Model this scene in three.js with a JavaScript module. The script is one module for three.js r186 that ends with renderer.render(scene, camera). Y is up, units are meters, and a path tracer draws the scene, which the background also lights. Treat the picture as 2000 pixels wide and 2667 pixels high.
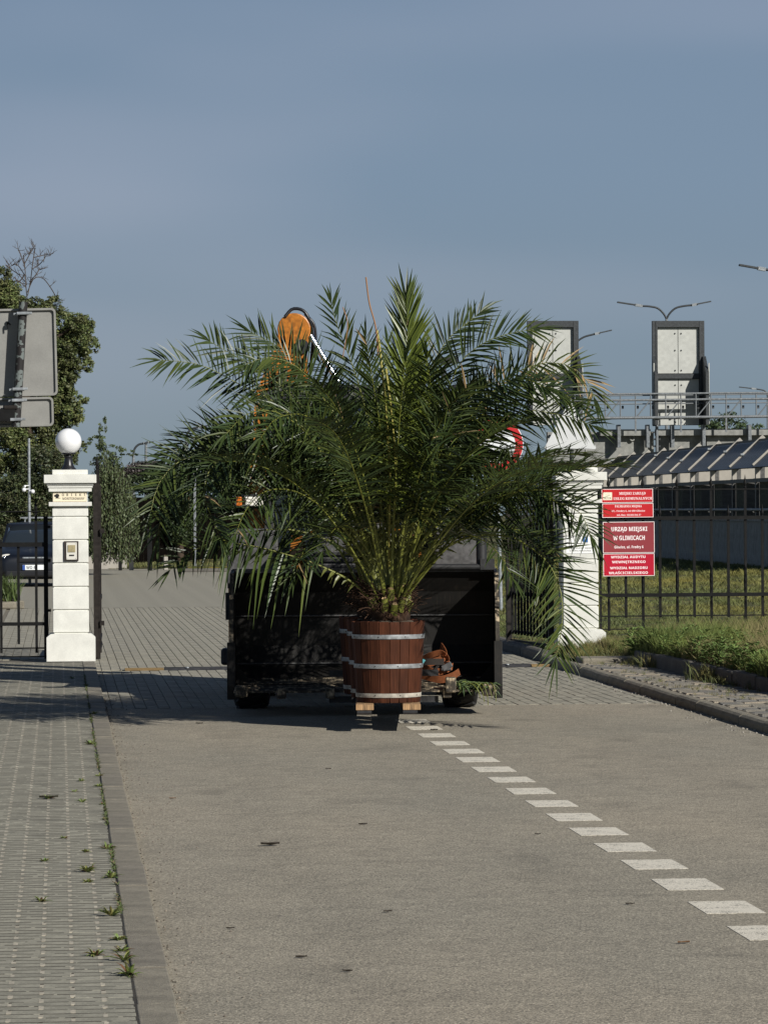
import * as THREE from 'three';
import { mergeGeometries } from 'three/addons/utils/BufferGeometryUtils.js';
import { RoundedBoxGeometry } from 'three/addons/geometries/RoundedBoxGeometry.js';

// ---------------------------------------------------------------- camera, sky, sun, exposure
const scene = new THREE.Scene();
const F = 9800, W = 2000, H = 2667, EYE = 1.7;           // lens length and picture size of the photograph, eye height
const camera = new THREE.PerspectiveCamera(2 * Math.atan(H / 2 / F) * 180 / Math.PI, W / H, 0.5, 2500);
camera.rotation.order = 'YXZ';
camera.position.set(0, EYE, 0);
camera.rotation.set(-Math.atan(8 / F), -Math.atan(845 / F), -0.006);
camera.updateMatrixWorld(true);
scene.add(camera);
const renderer = new THREE.WebGLRenderer();
renderer.toneMapping = THREE.LinearToneMapping;
renderer.toneMappingExposure = 1.02;
renderer.shadowMap.enabled = true;
const SUN = new THREE.Vector3(0.504, 0.508, 0.695).normalize();
const sun = new THREE.DirectionalLight(new THREE.Color().setRGB(1.0, 0.965, 0.90), 5.0);
sun.position.copy(SUN).multiplyScalar(120).add(new THREE.Vector3(3, 0, -40));
sun.target.position.set(3, 0, -40);
sun.castShadow = true;
sun.shadow.mapSize.set(4096, 4096);
Object.assign(sun.shadow.camera, { left: -60, right: 60, top: 60, bottom: -60, near: 1, far: 320 });
scene.add(sun, sun.target);
sun.name = 'sun'; sun.target.name = 'sun_target';

// ---------------------------------------------------------------- random numbers and noise
function rng(seed) { let a = seed >>> 0; return () => { a = (a + 0x6D2B79F5) | 0; let t = Math.imul(a ^ (a >>> 15), 1 | a); t = (t + Math.imul(t ^ (t >>> 7), 61 | t)) ^ t; return ((t ^ (t >>> 14)) >>> 0) / 4294967296; }; }
const R = rng(7);
const rr = (a, b, r = R) => a + (b - a) * r();
function hash(x, y, s) { let h = Math.imul(x, 374761393) ^ Math.imul(y, 668265263) ^ Math.imul(s, 1274126177); h = Math.imul(h ^ (h >>> 13), 1274126177); return ((h ^ (h >>> 16)) >>> 0) / 4294967296; }
function vnoise(x, y, s, p) {                           // value noise, period p (0: none)
  const xi = Math.floor(x), yi = Math.floor(y), fx = x - xi, fy = y - yi, u = fx * fx * (3 - 2 * fx), v = fy * fy * (3 - 2 * fy);
  const m = p ? (k) => ((k % p) + p) % p : (k) => k;
  const a = hash(m(xi), m(yi), s), b = hash(m(xi + 1), m(yi), s), c = hash(m(xi), m(yi + 1), s), d = hash(m(xi + 1), m(yi + 1), s);
  return a + (b - a) * u + (c - a) * v + (a - b - c + d) * u * v;
}
function fbm(x, y, s, oct = 4, p = 0) { let t = 0, a = 0.5, n = 0; for (let i = 0; i < oct; i++) { t += a * vnoise(x, y, s + i * 17, p); n += a; x *= 2; y *= 2; p *= 2; a *= 0.5; } return t / n; }

// the sky: clear summer air, paler to the horizon, deeper blue overhead, thin veils of high cloud
{
  const w = 1024, h = 512, d = new Float32Array(w * h * 4);
  const key = [[0, 0.212, 0.268, 0.296], [2.2, 0.205, 0.275, 0.342], [5, 0.200, 0.279, 0.378], [10, 0.178, 0.255, 0.372], [22, 0.078, 0.122, 0.205], [45, 0.031, 0.055, 0.107], [90, 0.019, 0.035, 0.074]];
  for (let j = 0; j < h; j++) for (let i = 0; i < w; i++) {
    const el = (j + 0.5) / h * 180 - 90, e = Math.max(0, el), k = (j * w + i) * 4;
    let n = 0; while (n < key.length - 2 && e > key[n + 1][0]) n++;
    const A = key[n], B = key[n + 1], t = Math.min(1, (e - A[0]) / (B[0] - A[0]));
    const az = i / w * 64;
    const veil = Math.max(0, fbm(az * 0.5 + 3, e * 0.62, 91, 4) - 0.44) * Math.min(1, e / 3) * Math.exp(-e / 40);
    for (let c = 0; c < 3; c++) d[k + c] = A[c + 1] + (B[c + 1] - A[c + 1]) * t + veil * [0.20, 0.155, 0.15][c];
    d[k + 3] = 1;
  }
  const t = new THREE.DataTexture(d, w, h, THREE.RGBAFormat, THREE.FloatType);
  t.mapping = THREE.EquirectangularReflectionMapping; t.magFilter = THREE.LinearFilter; t.minFilter = THREE.LinearFilter; t.needsUpdate = true;
  scene.background = t; scene.environment = t;
}

// ---------------------------------------------------------------- helpers
const V = (x, y, z) => new THREE.Vector3(x, y, z);
// the place seen at a picture point, at a distance Z along the road
function at(px, py, Z) {
  const d = V((px - W / 2) / F, -(py - H / 2) / F, -1).applyQuaternion(camera.quaternion);
  return d.multiplyScalar(-Z / d.z).add(camera.position);
}
const metre = (Z) => F / Z;                              // pixels to a metre at that distance
const lin = (r, g, b) => new THREE.Color().setRGB(r, g, b);
function flat(geo) {
  let g = geo.index ? geo.toNonIndexed() : geo;
  if (!g.attributes.normal) g.computeVertexNormals();
  for (const n of Object.keys(g.attributes)) if (!['position', 'normal', 'uv', 'color'].includes(n)) g.deleteAttribute(n);
  return g;
}
function boxUV(g, s = 1, turn = false) {                       // uv in metres from the face's main direction
  const p = g.attributes.position, n = g.attributes.normal, uv = new Float32Array(p.count * 2);
  for (let i = 0; i < p.count; i++) {
    const ax = Math.abs(n.getX(i)), ay = Math.abs(n.getY(i)), az = Math.abs(n.getZ(i)), x = p.getX(i), y = p.getY(i), z = p.getZ(i);
    let u, v;
    if (ay >= ax && ay >= az) { u = x; v = z; } else if (ax >= az) { u = z; v = y; } else { u = x; v = y; }
    if (turn) [u, v] = [v, u];
    uv[i * 2] = u * s; uv[i * 2 + 1] = v * s;
  }
  g.setAttribute('uv', new THREE.BufferAttribute(uv, 2));
  return g;
}
function merged(geos, keepUV) {
  let list = (Array.isArray(geos) ? geos : [geos]).map(flat);
  const col = list.every((g) => g.attributes.color);
  list.forEach((g) => { if (!col && g.attributes.color) g.deleteAttribute('color'); if (!keepUV || !g.attributes.uv) boxUV(g); });
  return list.length === 1 ? list[0] : mergeGeometries(list);
}
function mesh(name, geos, mat, parent = scene, keepUV = false) {
  const m = new THREE.Mesh(geos.isBufferGeometry && geos.userData.ready ? geos : merged(geos, keepUV), mat);
  m.name = parent === scene ? numbered(name) : name; m.castShadow = m.receiveShadow = true; parent.add(m);
  return m;
}
const ready = (g, keepUV) => { const r = merged(g, keepUV); r.userData.ready = true; return r; };
const taken = {};
function numbered(n) { taken[n] = (taken[n] ?? -1) + 1; return taken[n] ? `${n}_${String(taken[n]).padStart(3, '0')}` : n; }
function thing(name, label, category, p = [0, 0, 0], turn = 0, group) {
  const o = new THREE.Group(); o.name = numbered(name); scene.add(o);
  if (p.isVector3) o.position.copy(p); else o.position.set(...p);
  o.rotation.y = turn; o.userData = { label, category }; if (group) o.userData.group = group;
  return o;
}
function tag(o, label, category, group) { o.userData = { ...o.userData, label, category }; if (group) o.userData.group = group; return o; }
function setting(o) { o.userData.kind = 'structure'; return o; }
function stuff(o, label, category) { o.userData.kind = 'stuff'; if (label) { o.userData.label = label; o.userData.category = category; } return o; }
function sub(name, parent, x = 0, y = 0, z = 0) { const g = new THREE.Group(); g.name = name; g.position.set(x, y, z); parent.add(g); return g; }
const box = (w, h, d, x = 0, y = 0, z = 0) => new THREE.BoxGeometry(w, h, d).translate(x, y, z);
const rbox = (w, h, d, r, x = 0, y = 0, z = 0, seg = 2) => new RoundedBoxGeometry(w, h, d, seg, Math.min(r, w / 2.01, h / 2.01, d / 2.01)).translate(x, y, z);
const cyl = (r0, r1, h, n, x = 0, y = 0, z = 0) => new THREE.CylinderGeometry(r1, r0, h, n).translate(x, y + h / 2, z);   // r0 below, r1 above, foot at y
function bar(a, b, r, n = 8, r2 = r) {                    // a round rod from a to b
  const d = b.clone().sub(a), L = d.length(), g = new THREE.CylinderGeometry(r2, r, L, n);
  g.applyQuaternion(new THREE.Quaternion().setFromUnitVectors(V(0, 1, 0), d.normalize()));
  return g.translate((a.x + b.x) / 2, (a.y + b.y) / 2, (a.z + b.z) / 2);
}
function beam(a, b, w, h) {                              // a square rod from a to b
  const d = b.clone().sub(a), L = d.length(), g = new THREE.BoxGeometry(w, h, L), m = new THREE.Matrix4().lookAt(b, a, Math.abs(d.y) / L > 0.99 ? V(0, 0, 1) : V(0, 1, 0));
  return g.applyMatrix4(m).translate((a.x + b.x) / 2, (a.y + b.y) / 2, (a.z + b.z) / 2);
}
function tube(pts, r, n = 8, seg) { return new THREE.TubeGeometry(new THREE.CatmullRomCurve3(pts), seg ?? pts.length * 5, r, n); }
function lathe(pts, n = 28) { return new THREE.LatheGeometry(pts.map(([x, y]) => new THREE.Vector2(x, y)), n); }
function slab(shapePts, depth, bevel = 0) {               // outline in x, y pushed along +z
  const s = new THREE.Shape(shapePts.map(([x, y]) => new THREE.Vector2(x, y)));
  return new THREE.ExtrudeGeometry(s, { depth, bevelEnabled: bevel > 0, bevelThickness: bevel, bevelSize: bevel, bevelSegments: 2, curveSegments: 8 });
}
function roundRect(w, h, r, depth, bevel = 0) {
  const s = new THREE.Shape(), x = -w / 2, y = -h / 2;
  s.moveTo(x + r, y); s.lineTo(x + w - r, y); s.quadraticCurveTo(x + w, y, x + w, y + r); s.lineTo(x + w, y + h - r); s.quadraticCurveTo(x + w, y + h, x + w - r, y + h);
  s.lineTo(x + r, y + h); s.quadraticCurveTo(x, y + h, x, y + h - r); s.lineTo(x, y + r); s.quadraticCurveTo(x, y, x + r, y);
  return new THREE.ExtrudeGeometry(s, { depth, bevelEnabled: bevel > 0, bevelThickness: bevel, bevelSize: bevel, bevelSegments: 2, curveSegments: 6 });
}
function paint(g, fn) {                                   // vertex colours, linear; fn(x, y, z, normal) -> [r, g, b]
  const p = g.attributes.position, c = new Float32Array(p.count * 3);
  for (let i = 0; i < p.count; i++) c.set(fn(p.getX(i), p.getY(i), p.getZ(i), i), i * 3);
  g.setAttribute('color', new THREE.BufferAttribute(c, 3));
  return g;
}
function pieceGeo(w, h, d, c, seed, wob = 0) {             // a paving stone: chamfered top, foot at y = 0, slightly uneven outline
  const r = rng(seed), k = () => (r() - 0.5) * wob, q = [[-1, -1], [1, -1], [1, 1], [-1, 1]].map(([x, z]) => [x * w / 2 + k(), z * d / 2 + k(), x, z]);
  const lo = q.map(([x, z]) => [x, 0, z]), mid = q.map(([x, z]) => [x, h - c, z]), up = q.map(([x, z, sx, sz]) => [x - sx * c, h + k() * 0.25, z - sz * c]);
  const v = [], quad = (a, b, e, f) => v.push(...a, ...b, ...e, ...a, ...e, ...f);
  quad(up[3], up[2], up[1], up[0]);
  for (let i = 0; i < 4; i++) { const j = (i + 1) % 4; quad(lo[j], lo[i], mid[i], mid[j]); quad(mid[j], mid[i], up[i], up[j]); }
  const g = new THREE.BufferGeometry(); g.setAttribute('position', new THREE.Float32BufferAttribute(v, 3)); g.computeVertexNormals();
  return g;
}

// ---------------------------------------------------------------- textures and materials
function tex(n, fn, srgb = true, repeat = 1) {
  const d = new Uint8Array(n * n * 4);
  for (let j = 0; j < n; j++) for (let i = 0; i < n; i++) { const c = fn(i, j, n), k = (j * n + i) * 4; for (let q = 0; q < 3; q++) d[k + q] = Math.max(0, Math.min(255, (Array.isArray(c) ? c[q] : c) * 255)); d[k + 3] = 255; }
  const t = new THREE.DataTexture(d, n, n); t.wrapS = t.wrapT = THREE.RepeatWrapping; t.magFilter = THREE.LinearFilter; t.minFilter = THREE.LinearMipmapLinearFilter; t.generateMipmaps = true;
  if (srgb) t.colorSpace = THREE.SRGBColorSpace; t.repeat.set(repeat, repeat); t.needsUpdate = true;
  return t;
}
const T = {
  asphalt: tex(1024, (i, j, n) => {
    const a = fbm(i / 4, j / 4, 5, 2, 256), b = hash(i >> 1, j >> 1, 9), c = fbm(i / 64, j / 64, 12, 4, 16), s = vnoise(i / 3, j / 3, 31, 1024 / 4 | 0), pale = s > 0.82 ? 0.13 : s < 0.18 ? -0.18 : 0;
    const v = 0.72 + (a - 0.5) * 0.40 + (b - 0.5) * 0.16 + (c - 0.5) * 0.10 + pale;
    return [v * 1.0, v * 0.975, v * 0.93];
  }, true, 1 / 2.0),
  concrete: tex(512, (i, j) => { const v = 0.84 + (fbm(i / 5, j / 5, 21, 3, 102) - 0.5) * 0.22 + (fbm(i / 64, j / 64, 22, 4, 8) - 0.5) * 0.26 + (hash(i, j, 3) - 0.5) * 0.08; return [v, v * 0.995, v * 0.975]; }, true, 1 / 0.9),
  wornPaint: tex(512, (i, j) => { const n = fbm(i / 3, j / 3, 141, 3, 170), m = fbm(i / 50, j / 50, 142, 4, 10), k = n - (m - 0.5) * 0.5 < 0.33 ? 0.7 : 1, v = (0.9 + (n - 0.5) * 0.2) * k; return [v, v * 0.99, v * 0.96]; }, true, 1 / 0.8),
  plaster: tex(512, (i, j) => { const v = 0.93 + (fbm(i / 3, j / 3, 41, 3, 170) - 0.5) * 0.10 + (fbm(i / 64, j / 64, 42, 4, 8) - 0.5) * 0.10; return [v, v * 0.995, v * 0.972]; }, true, 1 / 0.8),
  wood: tex(512, (i, j) => { const g = fbm(i / 3.2, j / 90, 51, 4, 160), s = fbm(i / 40, j / 120, 53, 3, 13), v = 0.72 + (g - 0.5) * 0.55 + (s - 0.5) * 0.4; return [v, v * 0.95, v * 0.9]; }, true, 1 / 0.5),
  woodSoft: tex(512, (i, j) => { const g = fbm(i / 4, j / 110, 55, 4, 128), s = fbm(i / 60, j / 140, 57, 3, 8), v = 0.82 + (g - 0.5) * 0.26 + (s - 0.5) * 0.26; return [v, v * 0.97, v * 0.94]; }, true, 1 / 0.5),
  metal: tex(512, (i, j) => { const v = 0.82 + (fbm(i / 24, j / 24, 61, 5, 21) - 0.5) * 0.5 + (hash(i, j, 6) - 0.5) * 0.06; return v; }, true, 1 / 0.7),
  bump: tex(512, (i, j) => 0.5 + (fbm(i / 3, j / 3, 71, 3, 170) - 0.5) * 0.9, false, 1 / 0.5),
  steel: tex(512, (i, j) => {          // worn bucket steel: old black paint, bare scratches, dried earth
    const s = fbm(i / 2.2, j / 40, 81, 3, 232), e = fbm(i / 30, j / 30, 84, 5, 17), k = Math.max(0, s - 0.66) * 2.2 + Math.max(0, e - 0.66) * 1.2, v = 0.20 + (e - 0.5) * 0.10 + k * 0.5;
    return [v * 1.06, v * 0.99, v * 0.90];
  }, true, 1 / 1.1),
  earthsteel: tex(512, (i, j) => {     // cutting edge: bright worn metal and pale dried earth in patches
    const s = fbm(i / 4, j / 26, 86, 3, 128), e = fbm(i / 22, j / 22, 87, 5, 23), k = Math.max(0, Math.min(1, (e - 0.46) * 5)), v = 0.20 + (s - 0.5) * 0.2 + k * (0.38 + (s - 0.5) * 0.5);
    return [v * 1.05, v * 0.97, v * 0.86];
  }, true, 1 / 0.9),
  lawn: tex(512, (i, j) => { const a = fbm(i / 2.5, j / 2.5, 95, 3, 204), c = fbm(i / 60, j / 60, 96, 4, 8), v = 0.36 + (a - 0.5) * 0.5 + (c - 0.5) * 0.3; return [v * (0.98 + (c - 0.5) * 0.5), v * 0.98, v * 0.42]; }, true, 1 / 1.4),
};
const mat = (c, o = {}) => new THREE.MeshStandardMaterial({ color: c, roughness: 0.85, ...o });
const M = {
  asphalt: mat(lin(0.585, 0.55, 0.478), { map: T.asphalt, roughness: 0.92, bumpMap: T.asphalt, bumpScale: 0.004, vertexColors: true }),
  line: mat(lin(0.86, 0.815, 0.73), { map: T.wornPaint, roughness: 0.8, bumpMap: T.bump, bumpScale: 0.002 }),
  paver: [0.375, 0.40, 0.355].map((v) => mat(lin(v * 1.0, v * 0.955, v * 0.79), { map: T.concrete, bumpMap: T.bump, bumpScale: 0.002 })),
  soil: mat(lin(0.055, 0.047, 0.036), { map: T.concrete }),
  sand: mat(lin(0.58, 0.53, 0.44), { map: T.concrete }),
  kerb: mat(lin(0.315, 0.285, 0.23), { map: T.concrete, bumpMap: T.bump, bumpScale: 0.003 }),
  kerbShade: mat(lin(0.16, 0.15, 0.138), { map: T.concrete, bumpMap: T.bump, bumpScale: 0.004 }),  // darker copy of kerb, the shade on its face put into the colour
  sett: [[0.37, 0.335, 0.275], [0.26, 0.25, 0.235], [0.47, 0.405, 0.32], [0.32, 0.295, 0.255]].map((c) => mat(lin(...c), { map: T.concrete, bumpMap: T.bump, bumpScale: 0.006 })),
  yellow: mat(lin(0.30, 0.20, 0.085), { map: T.concrete }),
  rubber: mat(lin(0.045, 0.045, 0.048), { roughness: 0.8, map: T.metal }),
  white: mat(lin(0.82, 0.825, 0.80), { map: T.plaster, roughness: 0.9, bumpMap: T.bump, bumpScale: 0.0015 }),
  iron: new THREE.MeshPhysicalMaterial({ color: lin(0.011, 0.011, 0.011), roughness: 0.6, specularIntensity: 0.35, map: T.metal }),
  ironBrown: new THREE.MeshPhysicalMaterial({ color: lin(0.03, 0.025, 0.022), roughness: 0.6, specularIntensity: 0.35, map: T.metal }),
  opal: new THREE.MeshPhysicalMaterial({ color: lin(0.82, 0.82, 0.82), roughness: 0.28, clearcoat: 0.6, clearcoatRoughness: 0.05 }),
  blackPlastic: mat(lin(0.014, 0.014, 0.016), { roughness: 0.35 }),
  galv: mat(lin(0.42, 0.45, 0.47), { roughness: 0.48, metalness: 0.35, map: T.metal }),
  sheet: mat(lin(0.285, 0.285, 0.28), { roughness: 0.6, metalness: 0.0, map: T.plaster }),
  stave: [[0.100, 0.034, 0.016], [0.082, 0.028, 0.0135], [0.118, 0.043, 0.020]].map((c) => new THREE.MeshPhysicalMaterial({ color: lin(...c), specularIntensity: 0.35, map: T.woodSoft, roughness: 0.7, bumpMap: T.woodSoft, bumpScale: 0.003 })),
  hoop: mat(lin(0.50, 0.52, 0.53), { roughness: 0.45, metalness: 0.4, map: T.metal }),
  hoopStained: mat(lin(0.56, 0.52, 0.44), { roughness: 0.8, map: T.metal }),
  pine: mat(lin(0.62, 0.42, 0.23), { map: T.wood, roughness: 0.8 }),
  bucket: mat(lin(0.15, 0.137, 0.12), { map: T.steel, roughness: 0.62, metalness: 0.2 }),
  edge: mat(lin(0.95, 0.90, 0.78), { map: T.earthsteel, roughness: 0.75 }),
  orange: mat(lin(0.62, 0.215, 0.022), { roughness: 0.42, map: T.metal }),
  strap: mat(lin(0.46, 0.15, 0.055), { roughness: 0.9, map: T.concrete }),
  machine: mat(lin(0.032, 0.032, 0.034), { roughness: 0.55, map: T.metal }),
  machineGrey: mat(lin(0.12, 0.118, 0.118), { roughness: 0.55, map: T.metal }),
  chrome: mat(lin(0.9, 0.9, 0.9), { roughness: 0.16, metalness: 1 }),
  darkGlass: new THREE.MeshPhysicalMaterial({ color: lin(0.02, 0.026, 0.03), roughness: 0.06, metalness: 0, clearcoat: 1, clearcoatRoughness: 0.03 }),
  lampGlass: new THREE.MeshPhysicalMaterial({ color: lin(0.88, 0.84, 0.74), roughness: 0.25, metalness: 0, clearcoat: 1, clearcoatRoughness: 0.08 }),
  amber: new THREE.MeshPhysicalMaterial({ color: lin(0.62, 0.16, 0.02), roughness: 0.2, clearcoat: 1 }),
  tyre: mat(lin(0.018, 0.018, 0.018), { roughness: 0.85, map: T.concrete }),
  concrete: mat(lin(0.36, 0.365, 0.355), { map: T.concrete, roughness: 0.95 }),
  beige: mat(lin(0.44, 0.415, 0.385), { map: T.plaster, roughness: 0.85 }),
  towerPanel: mat(lin(0.55, 0.565, 0.555), { map: T.plaster, roughness: 0.7 }),
  towerSteel: mat(lin(0.05, 0.057, 0.062), { roughness: 0.55, map: T.metal }),
  steelGrey: mat(lin(0.26, 0.28, 0.295), { roughness: 0.5, map: T.metal }),
  slate: mat(lin(0.058, 0.066, 0.082), { roughness: 0.35, map: T.metal }),
  canopySteel: mat(lin(0.12, 0.118, 0.114), { roughness: 0.6, map: T.metal }),
  bark: mat(lin(0.10, 0.075, 0.055), { map: T.wood, roughness: 0.95 }),
  barkPale: mat(lin(0.42, 0.40, 0.36), { map: T.concrete, roughness: 0.9 }),
  deadwood: mat(lin(0.16, 0.13, 0.105), { map: T.wood, roughness: 0.95 }),
  leaf: mat(lin(1, 1, 1), { vertexColors: true, roughness: 0.6 }),
  palmLeaf: new THREE.MeshPhysicalMaterial({ color: lin(1, 1, 1), vertexColors: true, roughness: 0.38, specularIntensity: 0.6 }),
  grass: mat(lin(1, 1, 1), { roughness: 0.75 }),
  lawn: mat(lin(0.62, 0.62, 0.62), { map: T.lawn, roughness: 1 }),
  earth: mat(lin(0.11, 0.085, 0.06), { map: T.concrete, roughness: 1 }),
  fibre: mat(lin(0.115, 0.062, 0.032), { roughness: 0.95, map: T.wood }),
  cut: mat(lin(0.66, 0.50, 0.27), { roughness: 0.8, map: T.wood }),
  petiole: mat(lin(0.185, 0.20, 0.036), { roughness: 0.45, map: T.plaster }),
  carPaint: new THREE.MeshPhysicalMaterial({ color: lin(0.0035, 0.0055, 0.011), roughness: 0.45, metalness: 0, clearcoat: 0.2, clearcoatRoughness: 0.06 }),
  carPaint2: new THREE.MeshPhysicalMaterial({ color: lin(0.008, 0.009, 0.012), roughness: 0.45, metalness: 0, clearcoat: 0.25, clearcoatRoughness: 0.06 }),
  bone: mat(lin(0.60, 0.52, 0.38), { roughness: 0.6 }),
};

// ---------------------------------------------------------------- the ground, road, pavements
const LX = 0.385, RX = 5.26, GATE = 40.1, BRICKS = 32.3, POST = 42.7;      // road edges, gate threshold, end of asphalt, pillar fronts
function sheet(x0, x1, z0, z1, y, nx = 1, nz = 1) { return new THREE.PlaneGeometry(x1 - x0, z1 - z0, nx, nz).rotateX(-Math.PI / 2).translate((x0 + x1) / 2, y, -(z0 + z1) / 2); }
setting(mesh('ground', sheet(-400, 400, -60, 900, -0.06), M.lawn));
{
  const g = merged(sheet(LX - 0.02, RX + 0.02, 2, BRICKS, 0, 60, 300));
  paint(g, (x, y, z) => {
    const a = fbm(x * 0.9, z * 0.35, 101, 4), b = fbm(x * 4, z * 1.6, 102, 3), t = Math.max(0, 1 - Math.abs(x - 1.15) / 0.35) * 0.05 + Math.max(0, 1 - Math.abs(x - 3.95) / 0.4) * 0.05;
    const st = Math.max(0, fbm(x * 2.2 + 5, z * 1.1, 131, 4) - 0.66) * 1.2, sc = Math.max(0, fbm(x * 1.2, z * 9, 133, 2) - 0.74) * 0.8;      // old oil and tyre scuffs
    const v = 0.97 + (a - 0.5) * 0.22 + (b - 0.5) * 0.10 - t * fbm(x * 3, z * 0.2, 108, 2) * 1.8 - st - sc;
    return [v * (1 + (a - 0.5) * 0.06), v, v * (0.985 - (a - 0.5) * 0.05)];
  });
  setting(mesh('road', g, M.asphalt));
}
// dashes of the centre line: rows of the photograph, 0.24 m wide, about half a metre long and apart
{
  const rows = [];
  const near = [[2011.5, 2043], [1957, 1984], [1907, 1932], [1865, 1886], [1828, 1847], [1794, 1811], [1762.5, 1779], [1734, 1748], [1707, 1720], [1682.5, 1694], [1660, 1671], [1639, 1649.5], [1621, 1630.5], [1604, 1612.5], [1587, 1595], [1571, 1578.5], [1556.5, 1563.5]];
  for (const [a, b] of near) rows.push([a * 1.2055, b * 1.2055]);
  const hz = (x, y) => { const x0 = x; return 1330 - (x0 - 155) * 0.006; };
  rows.forEach(([y0, y1], i) => {
    const xc = 1049 + 1.627 * ((y0 + y1) / 2 - 1880), h = hz(xc), Z0 = EYE * F / (y0 - h), Z1 = EYE * F / (y1 - h), r = rng(500 + i);
    const X0 = 2.68, X1 = 2.93, n = 12, e = [];
    for (let k = 0; k <= n; k++) e.push([X0 + (X1 - X0) * k / n, -Z0 + (r() - 0.5) * 0.014]);
    for (let k = 0; k <= n; k++) e.push([X1 - (X1 - X0) * k / n + (r() - 0.5) * 0.006, -Z1 + (r() - 0.5) * 0.014]);
    const s = new THREE.Shape(e.map(([x, z]) => new THREE.Vector2(x, -z)));
    const g = new THREE.ExtrudeGeometry(s, { depth: 0.0015, bevelEnabled: false }).rotateX(-Math.PI / 2).translate(0, 0.0006, 0);
    const m = mesh('road_marking', g, M.line);
    m.userData = { kind: 'structure' };
  });
}
// left pavement: soil and sand bed, bricks 0.213 by 0.1 in running bond, kerb stones
const PAVE = 0.035;
setting(mesh('pavement_bed', [sheet(-2.2, LX - 0.13, 4, 41.6, PAVE - 0.008)], M.soil));
{
  const pav = new THREE.Group(); pav.name = 'pavement'; scene.add(pav); setting(pav);
  const bw = 0.213, bd = 0.1, vars = [0, 1, 2, 3].map((k) => ready(pieceGeo(bw - 0.011, 0.03, bd - 0.004, 0.0018, 900 + k, 0.001)));
  const spots = [];
  for (let k = 0; k < 296; k++) {
    const z = 11.9 + k * bd, off = (k % 2) * bw / 2, left = -155 / F * z - 0.25, xr = LX - 0.136;
    for (let q = 0; q < 12; q++) {
      let x1 = xr + off - q * bw, x0 = x1 - bw;
      if (x1 < left) break;
      spots.push({ x: (x0 + x1) / 2, z: z + bd / 2, near: z, cut: x1 > xr + 0.01 });
    }
  }
  const seen = spots.filter((s) => s.near > 11.85);
  const pick = seen.slice(0, 300), rest = seen.slice(300);
  const half = ready(pieceGeo(bw / 2 - 0.010, 0.03, bd - 0.004, 0.0018, 950, 0.001));
  const r = rng(44);
  pick.forEach((s) => {
    const b = new THREE.Mesh(s.cut ? half : vars[r() * 4 | 0], M.paver[r() * 3 | 0]); b.name = 'brick'; b.castShadow = b.receiveShadow = true;
    b.position.set(s.x - (s.cut ? bw / 4 : 0), PAVE - 0.03 + (r() - 0.5) * 0.0008, -s.z); b.rotation.set((r() - 0.5) * 0.004, (r() - 0.5) * 0.01, (r() - 0.5) * 0.005); pav.add(b);
  });
  const far = [0, 1, 2].map(() => []);
  rest.forEach((s) => far[r() * 3 | 0].push((s.cut ? half : vars[r() * 4 | 0]).clone().rotateX((r() - 0.5) * 0.004).translate(s.x - (s.cut ? bw / 4 : 0), PAVE - 0.03 + (r() - 0.5) * 0.0008, -s.z)));
  far.forEach((f, i) => stuff(mesh('far_bricks', f, M.paver[i], pav)));
  // sand in the short joints, dark soil in the long ones, broken in places
  const sand = [], soil = [];
  for (const s of seen) {
    if (r() < 2) sand.push(box(0.0135 + r() * 0.006, 0.004, bd * (0.5 + r() * 0.35), s.x - bw / 2, PAVE - 0.0012, -s.z + (r() - 0.5) * 0.02));
    let x = s.x - bw / 2; while (x < s.x + bw / 2) { const L = 0.02 + r() * 0.09; if (r() < 0.93) soil.push(box(Math.min(L, s.x + bw / 2 - x), 0.004, 0.0045 + r() * 0.004, x + L / 2, PAVE - 0.0011, -s.z - bd / 2 + (r() - 0.5) * 0.002)); x += L; }
  }
  soil.push(box(0.012, 0.006, 30, LX - 0.1395, PAVE - 0.003, -26.8)); stuff(mesh('joint_sand', sand, M.sand, pav)); stuff(mesh('joint_soil', soil, M.soil, pav));
  const kb = new THREE.Group(); kb.name = 'kerb'; scene.add(kb); setting(kb);
  const ks = [0, 1].map((k) => ready(rbox(0.135, 0.16, 0.9985, 0.008, 0, 0, 0, 2)));
  for (let k = 0; k < 31; k++) { const m = mesh('kerbstone', ks[k % 2], k % 3 ? M.kerb : M.kerbB ?? (M.kerbB = mat(lin(0.29, 0.262, 0.215), { map: T.concrete, bumpMap: T.bump, bumpScale: 0.003 })), kb); m.position.set(LX - 0.07 + (r() - 0.5) * 0.006, PAVE + 0.004 - 0.08 + (r() - 0.5) * 0.006, -(11.2 + k)); m.rotation.y = (r() - 0.5) * 0.008; }
}
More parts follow.
